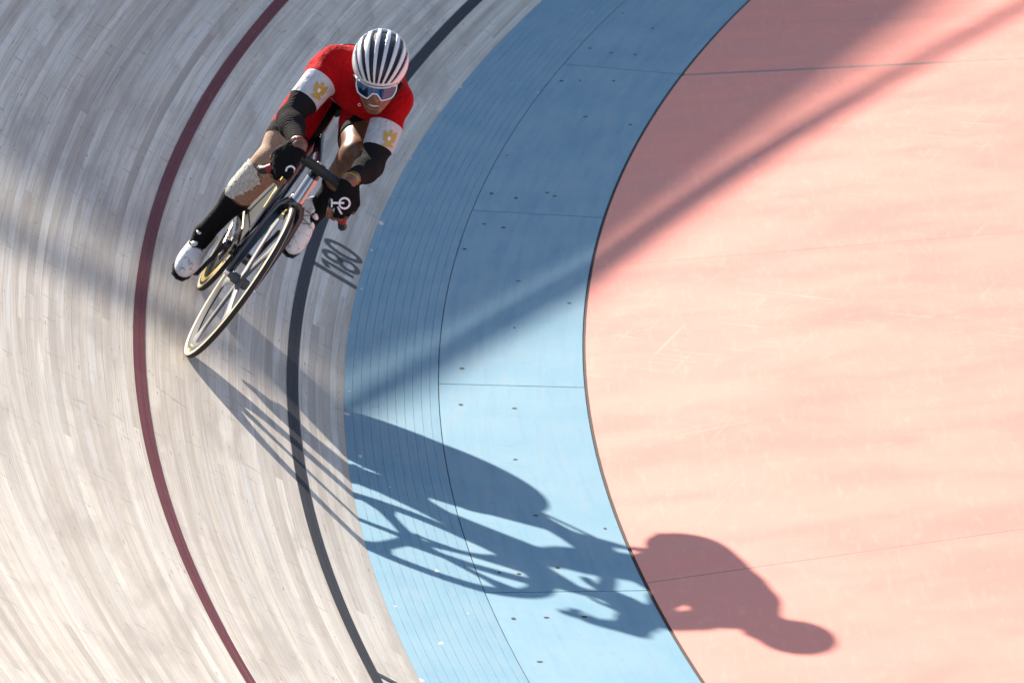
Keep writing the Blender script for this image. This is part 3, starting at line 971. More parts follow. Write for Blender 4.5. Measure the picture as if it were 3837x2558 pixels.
# hands
def hand(wr, f, c, side):
    f = f / np.linalg.norm(f); c = c / np.linalg.norm(c)
    n = np.cross(f, c)
    if n[0] < 0: n = -n
    n /= np.linalg.norm(n)
    prox, rest_, mcps = [], [], []
    for k, (off, lm, l1, l2, l3) in enumerate(((-.040, .088, .036, .024, .018), (-.014, .098, .042, .028, .020), (.013, .102, .044, .029, .020), (.040, .098, .040, .026, .019))):
        base = wr + c * off * 0.55
        m = wr + f * lm + c * off
        ang = [rad(20 + 4 * k), rad(80 + 5 * k), rad(140 + 4 * k)]
        p1 = m + l1 * (f * math.cos(ang[0]) - n * math.sin(ang[0])) + c * off * 0.05
        p2 = p1 + l2 * (f * math.cos(ang[1]) - n * math.sin(ang[1]))
        p3 = p2 + l3 * (f * math.cos(ang[2]) - n * math.sin(ang[2]))
        mcps.append((base, m)); prox.append((m, p1)); rest_.append((p1, p2, p3))
    t0 = wr + f * .028 + c * .028 - n * .006
    t1 = t0 + f * .036 + c * .034 - n * .004
    t2 = t1 + f * .034 + c * .010 - n * .006
    t3 = t2 + f * .026 - c * .002 - n * .008
    return dict(f=f, c=c, n=n, mc=mcps, prox=prox, rest=rest_, th=(t0, t1, t2, t3), wr=wr)
hR = hand(wrR, A3(.05, -.28, -.95), A3(.62, .52, -.42), -1)
hL = hand(wrL, A3(.05, .52, -.85), A3(.62, -.55, -.40), 1)
def sdf_hand(P, h):
    d = None
    for b, m in h['mc']:
        x = cap(P, b, m, .0165, .0130)
        d = x if d is None else smin(d, x, .022)
    d = smin(d, cap(P, h['th'][0], h['th'][1], .015, .012), .012)
    d = smin(d, cap(P, h['th'][1], h['th'][2], .0115, .0095), .006)
    d = smin(d, cap(P, h['th'][2], h['th'][3], .0095, .0075), .004)
    for (m, p1), (q1, p2, p3) in zip(h['prox'], h['rest']):
        d = smin(d, cap(P, m, p1, .0108, .0092), .007)
        e = smin(cap(P, p1, p2, .0092, .0082), cap(P, p2, p3, .0082, .0070), .004)
        d = smin(d, e, .004)
    return d
def sdf_glove(P, h):
    d = None
    for b, m in h['mc']:
        x = cap(P, b + h['f'] * .004, m, .0195, .0160)
        d = x if d is None else smin(d, x, .022)
    d = smin(d, cap(P, h['th'][0], h['th'][1], .0175, .0145), .012)
    d = smin(d, cap(P, h['th'][1], h['th'][1] * .5 + h['th'][2] * .5, .0140, .0125), .006)
    for m, p1 in h['prox']:
        d = smin(d, cap(P, m, m * .35 + p1 * .65, .0132, .0120), .006)
    return d
spine = [A3(-.775, 0, 1.035), A3(-.66, -.004, 1.105), A3(-.52, -.008, 1.150), A3(-.40, -.012, 1.155), A3(-.335, -.014, 1.165)]
def sdf_torso(P):
    d = cap(P, A3(-.77, -.072, 1.015), A3(-.77, .072, 1.02), .100)
    d = smin(d, cap(P, A3(-.66, -.058, 1.065), A3(-.66, .052, 1.07), .092), .08)
    d = smin(d, cap(P, A3(-.53, -.072, 1.095), A3(-.53, .060, 1.105), .092), .08)
    d = smin(d, cap(P, A3(-.42, -.078, 1.100), A3(-.41, .064, 1.118), .094), .07)
    d = smin(d, cap(P, A3(-.385, -.06, 1.128), shR + A3(0, .004, 0), .080, .058), .05)
    d = smin(d, cap(P, A3(-.37, .045, 1.140), shL + A3(0, -.004, 0), .080, .058), .05)
    d = smin(d, cap(P, A3(-.335, -.03, 1.09), A3(-.335, .025, 1.10), .060), .06)
    return d
def limb_arm(P, s, e, w):
    d = cap(P, s, e, .054, .041)
    m = s * .62 + e * .38
    d = smin(d, cap(P, m, s * .35 + e * .65, .050, .046), .03)
    d = smin(d, cap(P, e, w, .041, .0265), .02)
    q = e * .74 + w * .26
    d = smin(d, elli(P, q, A3(.046, .044, .043)), .03)
    return d
def limb_leg(P, h, k, a, left):
    d = cap(P, h, k, .090, .055)
    d = smin(d, cap(P, h * .62 + k * .38, h * .3 + k * .7, .077, .067), .05)
    ax = (k - h) / np.linalg.norm(k - h); sh = (a - k) / np.linalg.norm(a - k)
    fw = ax - sh; fw /= np.linalg.norm(fw)
    d = smin(d, cap(P, k + fw * .012, k + sh * .05 + fw * .010, .044, .040), .03)
    d = smin(d, cap(P, k, a, .048, .032), .03)
    cf = k * .68 + a * .32 - fw * .020
    d = smin(d, cap(P, k * .84 + a * .16 - fw * .012, k * .50 + a * .50 - fw * .016, .046, .041), .045)
    return d
def sdf_head(P):
    q = (P - HC) @ HM
    d = elli(q, A3(0, -.012, .035), A3(.076, .096, .090))
    d = smin(d, elli(q, A3(0, .028, -.034), A3(.060, .064, .080)), .03)
    for s in (-1, 1):
        d = smin(d, cap(q, A3(s * .048, .0, -.062), A3(s * .012, .066, -.103), .020, .019), .025)
        d = smin(d, elli(q, A3(s * .036, .060, -.035), A3(.024, .024, .022)), .02)
        d = smin(d, elli(q, A3(s * .077, -.010, -.012), A3(.010, .020, .030)), .008)
    d = smin(d, cap(q, A3(0, .090, .0), A3(0, .110, -.036), .009, .013), .014)
    for s in (-1, 1):
        d = smin(d, cap(q, A3(s * .010, .100, -.042), A3(s * .013, .096, -.044), .008), .008)
    d = smin(d, cap(q, A3(-.018, .088, -.066), A3(.018, .088, -.066), .0085), .008)
    d = smin(d, cap(q, A3(-.016, .085, -.092), A3(.016, .085, -.092), .0085), .008)
    d = np.maximum(d, -elli(q, A3(0, .098, -.079), A3(.027, .018, .0085)))
    d = smin(d, cap(P, H(0, -.035, -.055), A3(-.345, -.012, 1.165), .055, .062), .04)
    return d
def feet(P, a, toe):
    return cap(P, a, toe, .033, .028)
baR, baL = A3(-.590, -.132, .160), A3(-.530, .138, .490)
toeR, toeL = A3(-.555, -.135, .115), A3(-.495, .145, .455)
def sdf_parts(P):
    t = sdf_torso(P)
    aR = limb_arm(P, shR, elR, wrR); aL = limb_arm(P, shL, elL, wrL)
    lR = limb_leg(P, hipR, knR, anR, False); lL = limb_leg(P, hipL, knL, anL, True)
    hd = sdf_head(P)
    return t, aR, aL, lR, lL, hd
def sdf_body(P):
    t, aR, aL, lR, lL, hd = sdf_parts(P)
    d = smin(t, aR, .035); d = smin(d, aL, .035)
    l = np.minimum(lR, lL)
    d = smin(d, smin(lR, t, .05), .01); d = smin(d, smin(lL, t, .05), .01)
    d = smin(d, hd, .03)
    d = smin(d, feet(P, anR, baR), .02); d = smin(d, feet(P, anL, baL), .02)
    d = smin(d, sdf_hand(P, hR), .012); d = smin(d, sdf_hand(P, hL), .012)
    return d

BV, BF = nets(sdf_body, (-.92, -.30, .06), (.19, .30, 1.40), 0.005)
BT = np.concatenate([BF[:, [0, 1, 2]], BF[:, [0, 2, 3]]])
def vnormals(V, T):
    fn = np.cross(V[T[:, 1]] - V[T[:, 0]], V[T[:, 2]] - V[T[:, 0]])
    N = np.zeros_like(V)
    for k in range(3): np.add.at(N, T[:, k], fn)
    return N / (np.linalg.norm(N, axis=1)[:, None] + 1e-12)
BN = vnormals(BV, BT)
FLD = dict(zip(('t', 'aR', 'aL', 'lR', 'lL', 'hd'), sdf_parts(BV)))
FLD['hR'] = sdf_hand(BV, hR); FLD['hL'] = sdf_hand(BV, hL)
FLD['fR'] = feet(BV, anR, baR); FLD['fL'] = feet(BV, anL, baL)

# ---------------- materials of the rider
def skin_material():
    m = NT('brown skin')
    n = m.noise(m.obj(), 60, 4)
    m.set(Base_Color=m.mix(n, (0.13, 0.052, 0.028), (0.19, 0.083, 0.046)), Roughness=0.38, Specular_IOR_Level=0.5, Subsurface_Weight=0.08, Subsurface_Radius=(0.01, 0.004, 0.002))
    m.bump(m.noise(m.obj(), 300, 2), 0.08, 0.0005)
    return m.m
def cloth(name, col, rough=0.6, fold=0.25, sheen=0.02, scale=16):
    m = NT(name)
    o = m.obj()
    n = m.noise(o, scale, 3, 0.5, 0.4)
    f = m.noise(o, 420, 2)
    m.set(Base_Color=m.mix(m.math('MULTIPLY', n, 0.5), col, tuple(x * 0.8 for x in col)), Roughness=0.85, Sheen_Weight=0.0, Specular_IOR_Level=0.06)
    w = m.noise(m.vmul(o, (14.0, 34.0, 34.0)), 1.0, 3, 0.55, 1.2)
    hgt = m.math('ADD', m.math('MULTIPLY', n, 0.8), m.math('MULTIPLY', w, 0.9))
    m.bump(m.math('ADD', hgt, m.math('MULTIPLY', f, 0.05)), fold, 0.03)
    return m.m
def sleeve_material():
    m = NT('black ribbed compression cloth')
    o = m.obj()
    d = m.noise(o, 14, 3)
    w = m.n('ShaderNodeTexWave', wave_type='BANDS', bands_direction='X')
    m.put(w.inputs['Vector'], o)
    w.inputs['Scale'].default_value = 32
    w.inputs['Distortion'].default_value = 6
    w.inputs['Detail'].default_value = 2
    m.set(Base_Color=(0.016, 0.015, 0.016), Roughness=0.9, Specular_IOR_Level=0.05)
    m.bump(m.math('ADD', w.outputs[1], m.math('MULTIPLY', d, 0.7)), 0.55, 0.005)
    return m.m
def net_material():
    m = NT('tan tubular net bandage')
    o = m.obj()
    v = m.n('ShaderNodeTexVoronoi', feature='DISTANCE_TO_EDGE')
    m.put(v.inputs['Vector'], o)
    v.inputs['Scale'].default_value = 150
    e = m.step(v.outputs['Distance'], 0.04, 0.16, 1.0, 0.0)
    m.set(Base_Color=m.mix(e, (0.27, 0.155, 0.10), (0.40, 0.27, 0.19)), Roughness=0.8, Specular_IOR_Level=0.2)
    m.bump(e, 0.4, 0.0015)
    return m.m
def gauze_material():
    m = NT('white gauze')
    o = m.obj()
    n = m.noise(o, 140, 4, 0.7)
    m.set(Base_Color=m.mix(m.step(n, 0.35, 0.65), (0.42, 0.39, 0.34), (0.72, 0.70, 0.66)), Roughness=0.95, Specular_IOR_Level=0.1)
    m.bump(n, 0.9, 0.006)
    return m.m
M_SKIN = skin_material()
M_SRED = cloth('red lycra', (0.37, 0.005, 0.008), 0.5, 0.55)
M_SBLK = cloth('black lycra', (0.010, 0.010, 0.012), 0.5, 0.3)
M_SWHT = cloth('white lycra', (0.52, 0.52, 0.55), 0.55, 0.5)
M_SLEEVE = sleeve_material()
M_SOCK = cloth('black sock knit', (0.010, 0.010, 0.011), 0.75, 0.2)
M_GLOVE = cloth('black glove fabric', (0.009, 0.009, 0.010), 0.7, 0.35, scale=30)
M_NET = net_material()
M_GAUZE = gauze_material()
M_GOLD = simple('gold emblem print', (0.42, 0.28, 0.05), 0.5)
M_LOGO = simple('white print', (0.72, 0.70, 0.76), 0.5)
M_TEETH = simple('teeth', (0.55, 0.50, 0.42), 0.3)

rider = obj('person', None, label='cyclist in red skinsuit and white ribbed helmet crouched over the bars of the track bicycle', cat='person')
rider.empty_display_size = 0.2
rider.matrix_world = LOC
body = obj('body', mesh('body', BV, BF, M_SKIN, smooth=True), rider)

def wear(name, f, off, mat, parent=None, noise=0.0, piece=None):
    """cloth cut from the body surface where field f < 0, lifted by off"""
    Vo = BV + BN * off
    if noise:
        Vo = Vo + BN * (RNG.normal(0, noise, len(BV)))[:, None]
    ins = f < 0
    k = ins[BT].sum(1)
    T = [tuple(t) for t in BT[k == 3]]
    verts = [tuple(v) for v in Vo]
    edge = {}
    def cut(i, j):
        key = (min(i, j), max(i, j))
        if key not in edge:
            t = f[i] / (f[i] - f[j])
            verts.append(tuple(Vo[i] + (Vo[j] - Vo[i]) * t))
            edge[key] = len(verts) - 1
        return edge[key]
    for t in BT[(k == 1) | (k == 2)]:
        poly = []
        for a, b in ((0, 1), (1, 2), (2, 0)):
            i, j = int(t[a]), int(t[b])
            if ins[i]: poly.append(i)
            if ins[i] != ins[j]: poly.append(cut(i, j))
        if len(poly) >= 3: T.append(tuple(poly))
    if not T:
        print('EMPTY', name); return None
    used = np.unique(np.concatenate([np.array(t) for t in T]))
    mp = {int(u): n for n, u in enumerate(used)}
    T = [tuple(mp[int(i)] for i in t) for t in T]
    VV = np.array([verts[u] for u in used])
    # one object for each separate piece of cloth
    lab = np.arange(len(VV))
    TT = np.array([t[:3] for t in T] + [(t[0], t[2], t[3]) for t in T if len(t) == 4])
    while True:
        m = lab[TT].min(1)
        new = lab.copy()
        for c_ in range(3): np.minimum.at(new, TT[:, c_], m)
        new = new[new]
        if (new == lab).all(): break
        lab = new
    ids, cnt = np.unique(lab, return_counts=True)
    first = None
    for idx in np.argsort(-cnt):
        if cnt[idx] < 60 and first is not None: break
        sel = lab == ids[idx]
        re_ = -np.ones(len(VV), int); re_[sel] = np.arange(sel.sum())
        me = mesh(name, VV[sel], [tuple(re_[i] for i in t) for t in T if sel[t[0]]], mat, smooth=True)
        o = obj(name if first is None else piece or name, me, (parent or rider) if first is None or parent else first)
        first = first or o
    return first

def near(key):
    """negative where the named piece of the body is the closest one"""
    others = [FLD[k] for k in FLD if k not in (key if isinstance(key, tuple) else (key,))]
    me_ = np.min([FLD[k] for k in (key if isinstance(key, tuple) else (key,))], axis=0)
    return me_ - np.min(others, axis=0)
MX = lambda *a: np.max(np.stack(a), axis=0)
MN = lambda *a: np.min(np.stack(a), axis=0)
tuR, tuL = tpar(BV, shR, elR), tpar(BV, shL, elL)
tfR, tfL = tpar(BV, elR, wrR), tpar(BV, elL, wrL)
tthR, tthL = tpar(BV, hipR, knR), tpar(BV, hipL, knL)
tsR, tsL = tpar(BV, knR, anR), tpar(BV, knL, anL)
CU = {'R': (.32, .69), 'L': (.38, .74)}
HE = {'R': (.65, .77), 'L': (.64, .74)}
armR, armL = near(('aR', 'hR')), near(('aL', 'hL'))
legR, legL = near(('lR', 'fR')), near(('lL', 'fL'))
head_n = near('hd')
# neck opening of the suit
q_head = (BV - HC) @ HM
neckcut = MX(head_n, -(tpar(BV, A3(-.345, -.012, 1.165), H(0, -.035, -.055)) - .30) * .1)
arm_off = {}
def beyond_arm(tu, arm, t0): return MX(arm - .004, (t0 - tu) * .28)
dshR = cap(BV, knR, anR, 0) - cap(BV, hipR, knR, 0)
dshL = cap(BV, knL, anL, 0) - cap(BV, hipL, knL, 0)
def beyond_leg(tt, leg, t0, dsh): return MX(leg - .004, MN((t0 - tt) * .44, dsh))
suit = MX(-beyond_arm(tuR, armR, CU['R'][0]), -beyond_arm(tuL, armL, CU['L'][0]),
          -beyond_leg(tthR, legR, HE['R'][1], dshR), -beyond_leg(tthL, legL, HE['L'][1], dshL), -neckcut)
x_, s_, u_ = BV[:, 0], BV[:, 1], BV[:, 2]
# black belly and crotch panel behind the chest seam
torso_n = near('t')
belly = MX(torso_n - .012, -(s_ + .095), x_ + .365 + .30 * np.maximum(0, s_ - .02), u_ - 1.085 + .25 * (x_ + .45))
innR = MX(near('lR') - .01, -(s_ + .045))
innL = MX(near('lL') - .01, (s_ - .040 + .05 * (tthL - .5)))
hemR = MX(near('lR') - .01, (HE['R'][0] - tthR) * .44)
hemL = MX(near('lL') - .01, (HE['L'][0] - tthL) * .44)
black = MN(belly, innR, hemR, hemL)
seam = np.abs(belly) - .0035
chest_seam = MX(seam, torso_n - .012, -(x_ + .44))
s_obj = wear('skinsuit', MX(suit, -black, -chest_seam), .004, M_SRED, piece='suit_panel')
wear('side_panel', MX(suit, black, -chest_seam), .004, M_SBLK, s_obj)
wear('chest_piping', MX(suit, chest_seam), .0045, M_SWHT, s_obj)
cuffR = wear('sleeve_cuff', MX(armR, (CU['R'][0] - tuR) * .28, (tuR - CU['R'][1]) * .28), .0055, M_SWHT)
cuffL = wear('sleeve_cuff', MX(armL, (CU['L'][0] - tuL) * .28, (tuL - CU['L'][1]) * .28), .0055, M_SWHT)
wear('arm_sleeve', MX(armR, (CU['R'][1] - .03 - tuR) * .28, (tfR - .86) * .25, FLD['aR'] - FLD['hR'] - .01), .0035, M_SLEEVE)
wear('arm_sleeve', MX(armL, (CU['L'][1] - .03 - tuL) * .28, (tfL - .80) * .25, FLD['aL'] - FLD['hL'] - .01), .0035, M_SLEEVE)
wear('sock', MX(legR, dshR, (.46 - tsR) * .43, (tsR - 1.15) * .4), .0035, M_SOCK)
wear('sock', MX(legL, dshL, (.50 - tsL) * .43, (tsL - 1.15) * .4), .0035, M_SOCK)
bandage = wear('net_bandage', MX(legR, (HE['R'][1] - .02 - tthR) * .44, (tsR - .44) * .43), .0022, M_NET)
g0, g1 = at_px(858, 706, -.49), at_px(955, 642, -.45)
gz = cap(BV, g0, g1, .040, .044)
gz = gz + .005 * np.sin(BV[:, 0] * 120 + 2) * np.sin(BV[:, 2] * 95) + .002 * np.sin(BV[:, 2] * 330)
wear('gauze_pad', MX(legR, gz), .010, M_GAUZE, bandage, noise=.0005)

# gloves
for h in (hR, hL):
    c0 = h['wr'] + h['f'] * .045
    gv, gf = nets(lambda P: sdf_glove(P, h), c0 - .11, c0 + .11, .0042)
    h['glove'] = obj('glove', mesh('glove', gv, gf, M_GLOVE, smooth=True), rider)
    b = []
    for k in range(1):
        pts = []
    # bracelet round the wrist
    ew = elR if h is hR else elL
    dirw = (h['wr'] - ew) / np.linalg.norm(h['wr'] - ew)
    a = np.cross(dirw, A3(0, 0, 1)); a /= np.linalg.norm(a); bb_ = np.cross(dirw, a)
    ring = [h['wr'] - dirw * .006 + .030 * (a * math.cos(t) + bb_ * math.sin(t)) for t in np.linspace(0, 2 * math.pi, 24, endpoint=False)]
    v, f = tube_pts(ring, .0028, 6, closed=True)
    ngon('bracelet', v, f, M_TAPE if h is hR else M_GOLD, rider)

# ---------------- prints: flat shapes laid on the cloth
def march(fn, px, py, off):
    d = ray_local(px, py)
    p = CAML + d * 19.2
    for _ in range(60):
        v = fn(p[None])[0] - off
        p = p + d * min(max(v, -.05), .2) * 0.9
        if abs(v) < 1e-4: break
    return p, abs(fn(p[None])[0] - off) < 2e-3
def decal(name, fn, polys, off, mat, parent, px0=(0, 0), cell=3.0):
    """polygons given as px outlines; filled with a fine grid and dropped on the cloth"""
    V, F, index = [], [], {}
    def inside(poly, x, y):
        c = False
        j = len(poly) - 1
        for i in range(len(poly)):
            xi, yi = poly[i]; xj, yj = poly[j]
            if (yi > y) != (yj > y) and x < (xj - xi) * (y - yi) / (yj - yi) + xi: c = not c
            j = i
        return c
    xs = [p[0] for q in polys for p in q]; ys = [p[1] for q in polys for p in q]
    x0, x1, y0, y1 = min(xs), max(xs), min(ys), max(ys)
    nx, ny = int((x1 - x0) / cell) + 1, int((y1 - y0) / cell) + 1
    def vert(i, j):
        if (i, j) not in index:
            p, ok = march(fn, x0 + i * cell, y0 + j * cell, off)
            if not ok: return None
            index[(i, j)] = len(V); V.append(p)
        return index[(i, j)]
    for i in range(nx):
        for j in range(ny):
            cx, cy = x0 + (i + .5) * cell, y0 + (j + .5) * cell
            if sum(inside(q, cx, cy) for q in polys) % 2 == 1:
                q = [vert(i, j), vert(i, j + 1), vert(i + 1, j + 1), vert(i + 1, j)]
                if None not in q and len(set(q)) == 4 and max(np.linalg.norm(V[q[0]] - V[q[2]]), 0) < .03: F.append(tuple(q))
    if F:
        return obj(name, mesh(name, V, F, mat, smooth=True), parent)
def ringpoly(cx, cy, r0, r1, a0=0, a1=360, n=40, sx=1.0, sy=1.0, rot=0):
    o = [(cx + r1 * sx * math.cos(rad(a + rot)), cy + r1 * sy * math.sin(rad(a + rot))) for a in np.linspace(a0, a1, n)]
    i = [(cx + r0 * sx * math.cos(rad(a + rot)), cy + r0 * sy * math.sin(rad(a + rot))) for a in np.linspace(a1, a0, n)]
    return o + i
gR = lambda P: sdf_glove(P, hR)
gL = lambda P: sdf_glove(P, hL)
decal('glove_print', gR, [ringpoly(1089, 640, 13, 20, 170, 390)], .0012, M_LOGO, hR['glove'], cell=1.6)
decal('glove_print', gL, [ringpoly(1291, 762, 16, 23, 2, 358), ], .0012, M_LOGO, hL['glove'], cell=1.6)
decal('glove_print', gL, [[(1246, 757), (1289, 757), (1289, 765), (1246, 765)], [(1240, 744), (1247, 747), (1247, 775), (1240, 778)], [(1262, 776), (1268, 774), (1284, 803), (1277, 804)]], .0014, M_LOGO, hL['glove'], cell=1.6)
armRf = lambda P: limb_arm(P, shR, elR, wrR)
armLf = lambda P: limb_arm(P, shL, elL, wrL)
def emblem(cx, cy, ang, sc):
    # an eagle with raised wings, a shield on the breast and a scroll below
    half_ = [(0, -26), (5, -24), (6, -19), (3, -16), (4, -13), (9, -14), (14, -18), (19, -22), (20, -10), (18, 4), (15, 13), (11, 8), (9, 14), (12, 19), (17, 20), (17, 26), (0, 26)]
    pts = half_ + [(-x, y) for x, y in reversed(half_[:-1])]
    ca, sa = math.cos(rad(ang)), math.sin(rad(ang))
    tr = lambda q: [(cx + sc * (x * ca - y * sa), cy + sc * (x * sa + y * ca)) for x, y in q]
    shield = [(-4, -4), (4, -4), (4, 5), (0, 9), (-4, 5)]
    return [tr(pts)], [tr(shield)]
e, sh_ = emblem(1197, 338, 28, 1.25)
decal('emblem', armRf, e, .0070, M_GOLD, cuffR, cell=2.0)
decal('emblem_shield', armRf, sh_, .0080, M_LOGO, cuffR, cell=2.0)
e, sh_ = emblem(1459, 518, 14, 1.25)
decal('emblem', armLf, e, .0070, M_GOLD, cuffL, cell=2.0)
decal('emblem_shield', armLf, sh_, .0080, M_LOGO, cuffL, cell=2.0)
bodyf = lambda P: sdf_body(P)
decal('chest_logo', bodyf, [ringpoly(1347, 393, 3.5, 6, 0, 359)], .0062, M_LOGO, s_obj, cell=1.4)

# ---------------- shoes
def shoe(an, ball, side, name='shoe'):
    fd = (ball - an)
    sole_up = A3(0, 0, 1)
    f = ball - an
    f = f / np.linalg.norm(f)
    # foot direction: from heel to toe, tilted with the ankle
    return f
M_SHOE = NT('scuffed white shoe leather')
_n = M_SHOE.noise(M_SHOE.obj(), 45, 4, 0.6, 0.8)
M_SHOE.set(Base_Color=M_SHOE.mix(M_SHOE.step(_n, 0.52, 0.66), (0.74, 0.73, 0.71), (0.36, 0.33, 0.31)), Roughness=0.35, Specular_IOR_Level=0.5)
M_SHOE.bump(_n, 0.5, 0.004)
M_SHOE = M_SHOE.m
M_SOLE = simple('black carbon sole', (0.012, 0.012, 0.013), 0.4)
M_DIAL = simple('white plastic dial', (0.75, 0.73, 0.68), 0.3)
M_LACE = simple('grey shoe lace', (0.10, 0.09, 0.085), 0.6)
def build_shoe(an, ped, side, pitch_deg):
    """ped: pedal axle; the ball of the foot sits above it"""
    p = rad(pitch_deg)
    fx = A3(math.cos(p), side * 0.06, -math.sin(p)); fx /= np.linalg.norm(fx)
    up = A3(math.sin(p), 0, math.cos(p)); up -= fx * (up @ fx); up /= np.linalg.norm(up)
    lt = np.cross(up, fx)
    ball = ped + up * .040
    def W(x, y, z): return ball + fx * x + lt * y + up * z
    Rm = np.stack([fx, lt, up], 1)
    heel = W(-.150, 0, .012)
    def fn(P):
        d = elli(P, W(.035, 0, .000), A3(.062, .041, .030), Rm)
        d = smin(d, elli(P, W(-.02, 0, .012), A3(.070, .044, .040), Rm), .03)
        d = smin(d, elli(P, W(-.135, 0, .018), A3(.050, .034, .046), Rm), .04)
        d = smin(d, cap(P, W(-.07, 0, .022), W(-.11, 0, .052), .034, .034), .03)
        d = smin(d, cap(P, W(-.115, 0, .045), an * .75 + W(-.115, 0, .06) * .25, .036, .038), .02)
        q = (P - ball) @ Rm
        d = np.maximum(d, -(q[:, 2] + .026))                         # flat sole
        top = (P - W(-.10, 0, .085)) @ (up * .9 - fx * .25)
        return np.maximum(d, top)
    c = W(-.04, 0, .03)
    v, f_ = nets(fn, c - .16, c + .16, .0042)
    s = obj('shoe', mesh('shoe', v, f_, M_SHOE, smooth=True), rider)
    # sole plate and cleat
    ol = [(.095, 0), (.085, .026), (.05, .041), (0, .043), (-.06, .031), (-.12, .030), (-.165, .024), (-.182, 0)]
    ol = ol + [(x, -y) for x, y in reversed(ol[1:-1])]
    V = [W(x, y, -.026) for x, y in ol] + [W(x, y, -.033) for x, y in ol]
    n = len(ol)
    F = [tuple(range(n)), tuple(reversed(range(n, 2 * n)))] + [(i, i + n, (i + 1) % n + n, (i + 1) % n) for i in range(n)]
    ngon('sole', V, F, M_SOLE, s, smooth=False)
    # two dials on the outer side of the tongue, laces between
    for k, (x, z) in enumerate(((-.028, .050), (-.066, .066))):
        y = side * .020
        c0 = W(x, y, z)
        # push onto the surface
        n_ = lt * side * .55 + up * .83
        n_ /= np.linalg.norm(n_)
        for _ in range(20): c0 = c0 - n_ * fn(c0[None])[0]
        vv, ff = tube_pts([c0 - n_ * .004, c0 + n_ * .004, c0 + n_ * .0045, c0 + n_ * .0105, c0 + n_ * .012], [.010, .010, .0125, .0125, .010], 16)
        ngon('dial', vv, ff, M_DIAL, s)
    for (x0, y0, x1, y1) in ((-.012, -.024, -.030, .020), (-.036, -.026, -.022, .018), (-.048, -.026, -.068, .020), (-.072, -.026, -.058, .018)):
        pts = []
        for k in range(7):
            t = k / 6
            c0 = W(x0 + (x1 - x0) * t, y0 + (y1 - y0) * t, .075)
            for _ in range(25): c0 = c0 - up * fn(c0[None])[0]
            pts.append(c0 + up * .0012)
        vv, ff = tube_pts(pts, .0016, 5)
        ngon('lace', vv, ff, M_LACE, s)
build_shoe(anR, BB + CR[-1] + A3(0, -.130, 0), -1, 30)
build_shoe(anL, BB + CR[1] + A3(0, .135, 0), 1, 33)

# ---------------- helmet
M_HWHITE = simple('white helmet shell', (0.62, 0.63, 0.66), 0.25, coat=0.4)
M_HBLACK = simple('black helmet foam', (0.012, 0.012, 0.014), 0.45, var=0.3)
HR_ = A3(.103, .144, .098)
def helmet_outer(q): return elli(q, HELC, HR_)
def rim_cut(q):
    # keep what lies above the sloping rim
    return (-.004 + .13 * (q[:, 1] + .02)) - q[:, 2]
slots = [(-34.5, 2.6), (-22.5, 3.2), (-11, 3.3), (0, 3.3), (11, 3.3), (22.5, 3.2), (34.5, 2.6)]
def helmet_white(P):
    q = P
    d = np.maximum(helmet_outer(q), -elli(q, HELC, HR_ - .016))
    c = q - HELC
    al = np.degrees(np.arctan2(c[:, 0] / HR_[0], c[:, 2] / HR_[2] + .9))
    rr = np.sqrt((c[:, 0] / HR_[0]) ** 2 + (c[:, 2] / HR_[2] + .9) ** 2)
    yn = c[:, 1] / HR_[1]
    cutf = None
    for a, w in slots:
        g = (np.abs(al - a) - w) * rr * HR_[0] * math.pi / 180       # across the slot
        fr_ = .93 - .16 * abs(a) / 44
        e = np.maximum(g, np.maximum((-.004 + .13 * (q[:, 1] + .02)) + .027 - q[:, 2], (-yn - .56) * .10))
        cutf = e if cutf is None else np.minimum(cutf, e)
    brow = (-.004 + .13 * (q[:, 1] + .02)) + .013                    # dark slit above the brim
    b = np.maximum(np.abs(q[:, 2] - brow) - .0042, .030 - q[:, 1])
    cutf = np.minimum(cutf, b)
    d = np.maximum(d, -cutf)
    return np.maximum(d, rim_cut(q))
def helmet_black(P):
    return np.maximum(elli(P, HELC, HR_ - .0115), rim_cut(P) + .004)
hv, hf = nets(helmet_white, (-.12, -.17, -.06), (.12, .15, .18), .003)
helmet = obj('helmet', mesh('helmet', HC + hv @ HM.T, hf, M_HWHITE, smooth=True), rider)
hv, hf = nets(helmet_black, (-.12, -.17, -.06), (.12, .15, .18), .004)
obj('helmet_liner', mesh('helmet_liner', HC + hv @ HM.T, hf, M_HBLACK, smooth=True), helmet)
for s in (-1, 1):
    v, f = tube_pts([H(s * .088, .02, -.005), H(s * .070, .015, -.07), H(s * .03, .03, -.115), H(0, .035, -.125)], [(.007, .0015)] * 4, 6)
    ngon('chin_strap', v, f, M_BLK, helmet)

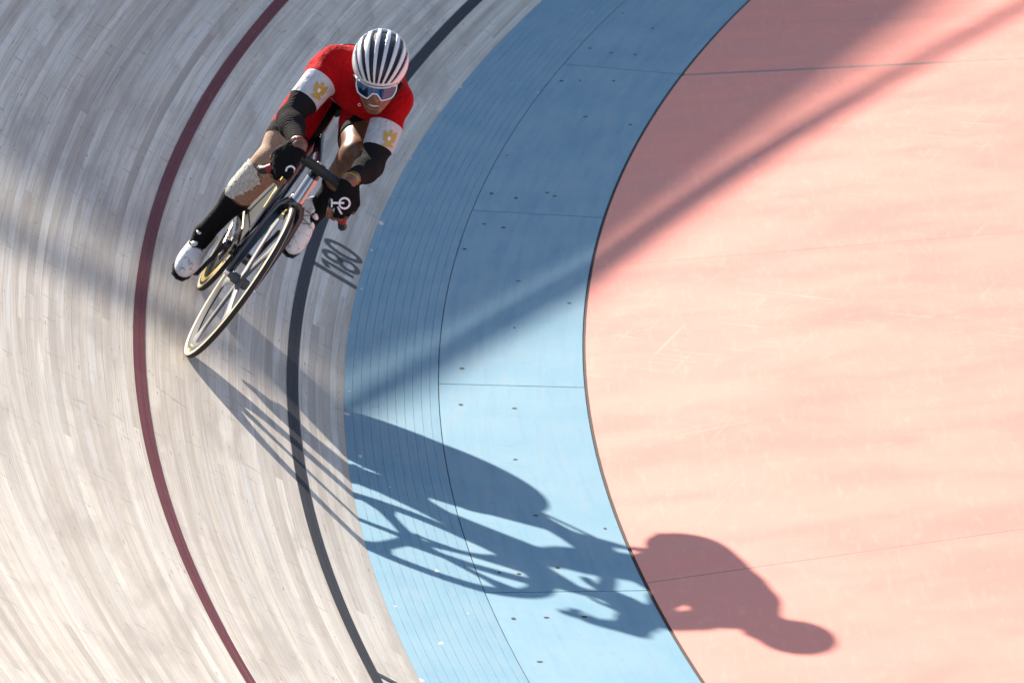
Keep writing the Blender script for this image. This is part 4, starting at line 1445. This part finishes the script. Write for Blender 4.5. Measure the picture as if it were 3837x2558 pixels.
# ---------------- sunglasses
M_FRAME = simple('white glasses frame', (0.78, 0.76, 0.76), 0.3, coat=0.4)
ml = NT('blue mirror lens')
ml.set(Base_Color=(0.05, 0.13, 0.30), Metallic=0.9, Roughness=0.06, Coat_Weight=0.5)
M_LENS = ml.m
def lens_pt(x, z, dy=0.0): return H(x, .108 - 7.2 * x * x - .10 * (z + .012) + dy, z)
def lens_edge(n=60):
    xs = np.linspace(-.073, .073, n)
    top = [(x, .018 - .9 * (x * x) / .073 * .12) for x in xs]
    bot = []
    for x in xs:
        ax = abs(x)
        z = -.040 + .010 * (ax / .073) ** 3 if ax > .026 else -.014 - .026 * max(0, (ax - .008)) / .018
        if ax > .060: z += .020 * ((ax - .060) / .013) ** 2
        bot.append((x, z))
    return top, bot
top, bot = lens_edge()
V, F = [], []
rows = 8
for (x, zt), (_, zb) in zip(top, bot):
    for k in range(rows + 1):
        V.append(lens_pt(x, zb + (zt - zb) * k / rows))
m_ = rows + 1
F = [(i * m_ + k, i * m_ + k + 1, (i + 1) * m_ + k + 1, (i + 1) * m_ + k) for i in range(len(top) - 1) for k in range(rows)]
v, f = tube_pts([lens_pt(x, z, .001) for x, z in top] + [lens_pt(x, z, .001) for x, z in reversed(bot)], .0026, 6, closed=True)
glasses = ngon('sunglasses', v, f, M_FRAME, rider)
ngon('lens', V, F, M_LENS, glasses)
for s in (-1, 1):
    v, f = tube_pts([lens_pt(s * .073, .014), H(s * .080, .045, .012), H(s * .083, -.02, .006)], [(.002, .005)] * 3, 6)
    ngon('temple_arm', v, f, M_FRAME, glasses)
# teeth of the grin
V, F = [], []
for i in range(9):
    x = -.019 + .038 * i / 8
    for z in (-.0815, -.0745):
        V.append(H(x, .0905 - 14 * x * x, z + .004 * (abs(x) / .022) ** 2))
F = [(2 * i, 2 * i + 1, 2 * i + 3, 2 * i + 2) for i in range(8)]
ngon('teeth', V, F, M_TEETH, rider)
# race number pinned to the lower back
nb_ = MX(torso_n - .02, x_ + .56, -(x_ + .70), -(BN[:, 2] - .55), s_ + .015, -(s_ + .165))
wear('race_number', nb_, .0075, M_SWHT)
